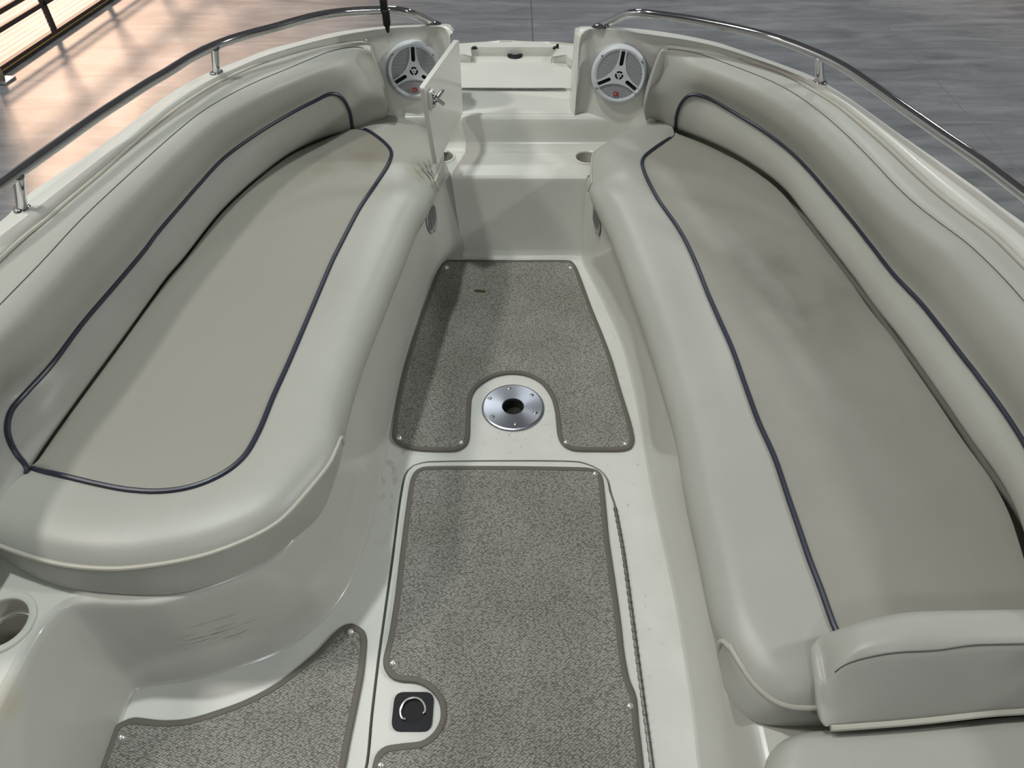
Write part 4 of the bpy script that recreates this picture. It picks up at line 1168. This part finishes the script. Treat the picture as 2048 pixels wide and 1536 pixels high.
# ------------------------------------------------------------------ table socket
ped = thing('table_socket', 'round brushed aluminium table pedestal socket set in the sole', 'pedestal socket', (pc[0], pc[1], 0))
cx, cy = pc[0], pc[1]
T_ = Matrix.Translation((cx, cy, 0))
obj('flange', lathe([(.0305, -.002), (.0305, .0065), (.0318, .0075), (.0835, .0070), (.0875, .0055), (.0898, .0025), (.0898, .0003)], 72, M=T_), M['alu'], ped, angle=9)
obj('socket_well', lathe([(.031, .006), (.030, -.028), (.0, -.03)], 40, M=T_), M['dark'], ped)
for (x, y, z) in DATA['plate_screws']:
    x, y = cx + (x - cx) * .93, cy + (y - cy) * .93
    obj('screw', lathe([(0, .0096), (.0024, .0094), (.0044, .0088), (.0056, .0078), (.0066, .0071)], 14, M=Matrix.Translation((x, y, 0))), M['steel'], ped)

# ------------------------------------------------------------------ litter
tw = [p + V((0, 0, .0015)) for p in vl(DATA['twig'])]
o = obj('dry_twig', tube([tw[0], tw[1] + V((0, .002, 0)), tw[2]], [.0022, .004, .003], 8), M['twig'])
tag(o, 'short dry brown twig lying on the bow carpet', 'twig')

# ------------------------------------------------------------------ hall around the boat
G0 = -1.0
def floor_mat():
    m = bpy.data.materials.new('sealed_concrete')
    m.use_nodes = True
    nt = m.node_tree
    b = nt.nodes['Principled BSDF']
    b.inputs['Roughness'].default_value = .42
    b.inputs['Specular IOR Level'].default_value = .35
    tc = nt.nodes.new('ShaderNodeTexCoord')
    mp = nt.nodes.new('ShaderNodeMapping')
    mp.inputs['Scale'].default_value = (.8, 3.4, 1)
    mp.inputs['Rotation'].default_value = (0, 0, R(-6))
    nt.links.new(tc.outputs['Object'], mp.inputs['Vector'])
    n = nt.nodes.new('ShaderNodeTexNoise')
    n.inputs['Scale'].default_value = 1.6
    n.inputs['Detail'].default_value = 9
    n.inputs['Roughness'].default_value = .68
    n.inputs['Distortion'].default_value = .6
    nt.links.new(mp.outputs['Vector'], n.inputs['Vector'])
    rp = nt.nodes.new('ShaderNodeValToRGB')
    e = rp.color_ramp.elements
    e[0].position = .32; e[0].color = (.145, .155, .165, 1)
    e[1].position = .68; e[1].color = (.315, .33, .345, 1)
    nt.links.new(n.outputs['Fac'], rp.inputs['Fac'])
    # saw-cut joints
    sp = nt.nodes.new('ShaderNodeSeparateXYZ')
    nt.links.new(tc.outputs['Object'], sp.inputs['Vector'])
    def line(axis, at):
        s = nt.nodes.new('ShaderNodeMath'); s.operation = 'SUBTRACT'; s.inputs[1].default_value = at
        nt.links.new(sp.outputs[axis], s.inputs[0])
        a = nt.nodes.new('ShaderNodeMath'); a.operation = 'ABSOLUTE'
        nt.links.new(s.outputs['Value'], a.inputs[0])
        l = nt.nodes.new('ShaderNodeMath'); l.operation = 'LESS_THAN'; l.inputs[1].default_value = .006
        nt.links.new(a.outputs['Value'], l.inputs[0])
        return l.outputs['Value']
    cur = rp.outputs['Color']
    for ax, at in (('X', .183), ('X', 3.39), ('Y', 6.56), ('Y', 3.3), ('X', -7.0)):
        mx = nt.nodes.new('ShaderNodeMix'); mx.data_type = 'RGBA'
        nt.links.new(line(ax, at), mx.inputs['Factor'])
        nt.links.new(cur, mx.inputs['A'])
        mx.inputs['B'].default_value = (.13, .13, .13, 1) if at == .183 else (.20, .20, .205, 1)
        cur = mx.outputs['Result']
    nt.links.new(cur, b.inputs['Base Color'])
    return m
M['floor'] = floor_mat()
M['wall'] = mat('pale_metal_wall', (.50, .50, .50), .6)
M['ceil'] = mat('grey_ceiling', (.35, .35, .36), .7)
M['frame'] = mat('bronze_door_frame', (.030, .020, .018), .5)
M['seal'] = mat('brass_weather_strip', (.35, .24, .06), .45)

def struct(o, label=None):
    o['kind'] = 'structure'
    return o
XR, YF, YB, ZT = 9.5, 16.0, -7.0, 5.5
# door wall line: from A (near) to B (far)
A = V((-4.133, 5.938, G0)); B = V((-3.866, 7.648, G0))
wd = (B - A); wd.z = 0; wd.normalize()
wn = V((wd.y, -wd.x, 0))             # into the hall
def wp(s, o, z): return A + wd * s + wn * o + V((0, 0, z - G0))
MW = Matrix(((wd.x, wn.x, 0, A.x), (wd.y, wn.y, 0, A.y), (0, 0, 1, 0), (0, 0, 0, 1)))
DH, DL = 3.05, 8.3
bm = bmesh.new()
bmesh.ops.create_grid(bm, x_segments=1, y_segments=1, size=.5)
for v in bm.verts: v.co = V((v.co.x * 30 , v.co.y * 25 + 4.5, G0))
fl = obj('floor', bm, M['floor'], smooth=False); struct(fl)
s0, s1 = -13.2, 10.2
bm = box((s0, -.2, G0), (-.06, -.02, ZT), M=MW)
box((DL + .06, -.2, G0), (s1, -.02, ZT), bm=bm, M=MW)
box((-.06, -.2, G0 + DH + .05), (DL + .06, -.02, ZT), bm=bm, M=MW)
struct(obj('wall_left', bm, M['wall'], smooth=False))
struct(obj('wall_right', box((XR, -8, G0), (XR + .15, 17, ZT)), M['wall'], smooth=False))
struct(obj('wall_front', box((-2.4, YF, G0), (XR, YF + .15, ZT)), M['wall'], smooth=False))
struct(obj('wall_back', box((-6.3, YB - .15, G0), (XR, YB, ZT)), M['wall'], smooth=False))
struct(obj('ceiling', box((s0, -.2, ZT), (s1, 15.5, ZT + .12), M=MW), M['ceil'], smooth=False))

def panel_mat():
    m = bpy.data.materials.new('translucent_door_sheet')
    m.use_nodes = True
    nt = m.node_tree
    nt.nodes.clear()
    out = nt.nodes.new('ShaderNodeOutputMaterial')
    tr = nt.nodes.new('ShaderNodeBsdfTransparent'); tr.inputs['Color'].default_value = (1, .97, .95, 1)
    tl = nt.nodes.new('ShaderNodeBsdfTranslucent'); tl.inputs['Color'].default_value = (.90, .84, .84, 1)
    df = nt.nodes.new('ShaderNodeBsdfDiffuse'); df.inputs['Color'].default_value = (.8, .78, .78, 1)
    m1 = nt.nodes.new('ShaderNodeMixShader'); m1.inputs['Fac'].default_value = .2
    nt.links.new(tl.outputs[0], m1.inputs[1]); nt.links.new(df.outputs[0], m1.inputs[2])
    m2 = nt.nodes.new('ShaderNodeMixShader'); m2.inputs['Fac'].default_value = .5
    nt.links.new(tr.outputs[0], m2.inputs[1]); nt.links.new(m1.outputs[0], m2.inputs[2])
    nt.links.new(m2.outputs[0], out.inputs['Surface'])
    return m
M['sheet'] = panel_mat()
door = bpy.data.objects.new('door_1', None); C.objects.link(door); struct(door)
# bottom rail, stiles and paired section rails
def dbar(name, s_a, s_b, z_a, z_b, dep=(-.02, .008), m='frame'):
    return struct(obj(name, box((s_a, dep[0], z_a), (s_b, dep[1], z_b), M=MW), M[m], door, smooth=False))
dbar('bottom_rail', 0, DL, G0 + .008, G0 + .07, (-.03, .03))
dbar('weather_strip', 0, DL, G0 + .034, G0 + .041, (-.01, .034), 'seal')
SEC = [.26, .37, .95, 1.06, 1.66, 1.77, 2.36, 2.47, 2.99]
for z in SEC:
    dbar('section_rail', 0, DL, G0 + z, G0 + z + .036)
for s in [-.05 + .835 * k for k in range(10)] + [DL - .04]:
    dbar('stile', s, s + .05, G0 + .05, G0 + DH)
bm = bmesh.new()
NZ = 300
for (a, b) in [(0, DL)]:
    prev = None
    for i in range(NZ + 1):
        z = G0 + .06 + (DH - .07) * i / NZ
        o = -.012 + .006 * math.sin(z / .034 * 6.283)
        cur = [bm.verts.new(MW @ V((s, o, z))) for s in (0, DL)]
        if prev: bm.faces.new((prev[0], prev[1], cur[1], cur[0]))
        prev = cur
struct(obj('corrugated_sheet', bm, M['sheet'], door))
# track foot beside the door
bm = box((-.13, .0, G0), (-.06, .10, G0 + .16), bev=.006, M=MW)
box((-.16, .0, G0), (-.02, .16, G0 + .02), bm=bm, bev=.004, M=MW)
o = obj('track_foot', bm, M['steel'], door); struct(o)

# ------------------------------------------------------------------ light
def area(name, loc, size, power, color=(1, 1, 1), target=None, sy=None):
    l = bpy.data.lights.new(name, 'AREA')
    l.energy = power; l.color = color
    l.shape = 'RECTANGLE'; l.size = size; l.size_y = sy or size
    o = bpy.data.objects.new(name, l); C.objects.link(o); o.location = loc
    if target is not None:
        o.rotation_euler = (V(target) - V(loc)).to_track_quat('-Z', 'Y').to_euler()
    return o
area('high_bay_and_fill', (-1.35, 1.75, 5.35), .22, 205, (.93, 1.0, .96))
area('high_bay_and_fill', (-3.7, 1.2, 5.35), .5, 255, (1.0, .92, .86))  # added warm fill for bounce from the sunlit door side, no real lamp
area('high_bay_and_fill', (7.4, .95, 5.35), .6, 500, (.97, 1.0, .965), (.4, 1.3, .4))
area('high_bay_and_fill', (-.5, 8.5, 5.35), .8, 210, (.93, .98, 1.0))
area('high_bay_and_fill', (4.5, 8.5, 5.35), .8, 210, (.93, .98, 1.0))
area('high_bay_and_fill', (.5, -3.5, 5.35), .8, 110, (.92, .97, 1.0))
sun = bpy.data.lights.new('sun', 'SUN'); sun.energy = 12.5; sun.angle = R(7); sun.color = (1, .67, .47)
so = bpy.data.objects.new('sun', sun); C.objects.link(so)
el = R(34); dxy = V((.50, -.866, 0)).normalized()
dirv = V((dxy.x * math.cos(el), dxy.y * math.cos(el), -math.sin(el)))
so.rotation_euler = dirv.to_track_quat('-Z', 'Y').to_euler()
so.location = (-8, 12, 6)
w = bpy.data.worlds.new('outside'); bpy.context.scene.world = w
w.use_nodes = True
w.node_tree.nodes['Background'].inputs['Color'].default_value = (.85, .92, 1, 1)
w.node_tree.nodes['Background'].inputs['Strength'].default_value = 1.0

# ------------------------------------------------------------------ camera
cam = bpy.data.cameras.new('camera'); cam.sensor_width = 36; cam.lens = 1480 / 2048 * 36
co = bpy.data.objects.new('camera', cam); C.objects.link(co)
co.location = (0, 0, 1.57); co.rotation_euler = (R(44), 0, 0)
cam.clip_start = .02
sc = bpy.context.scene
sc.camera = co
sc.view_settings.view_transform = 'Standard'
sc.view_settings.look = 'None'
sc.view_settings.exposure = -1.02
sc.view_settings.gamma = 1
sc.view_settings.use_curve_mapping = False
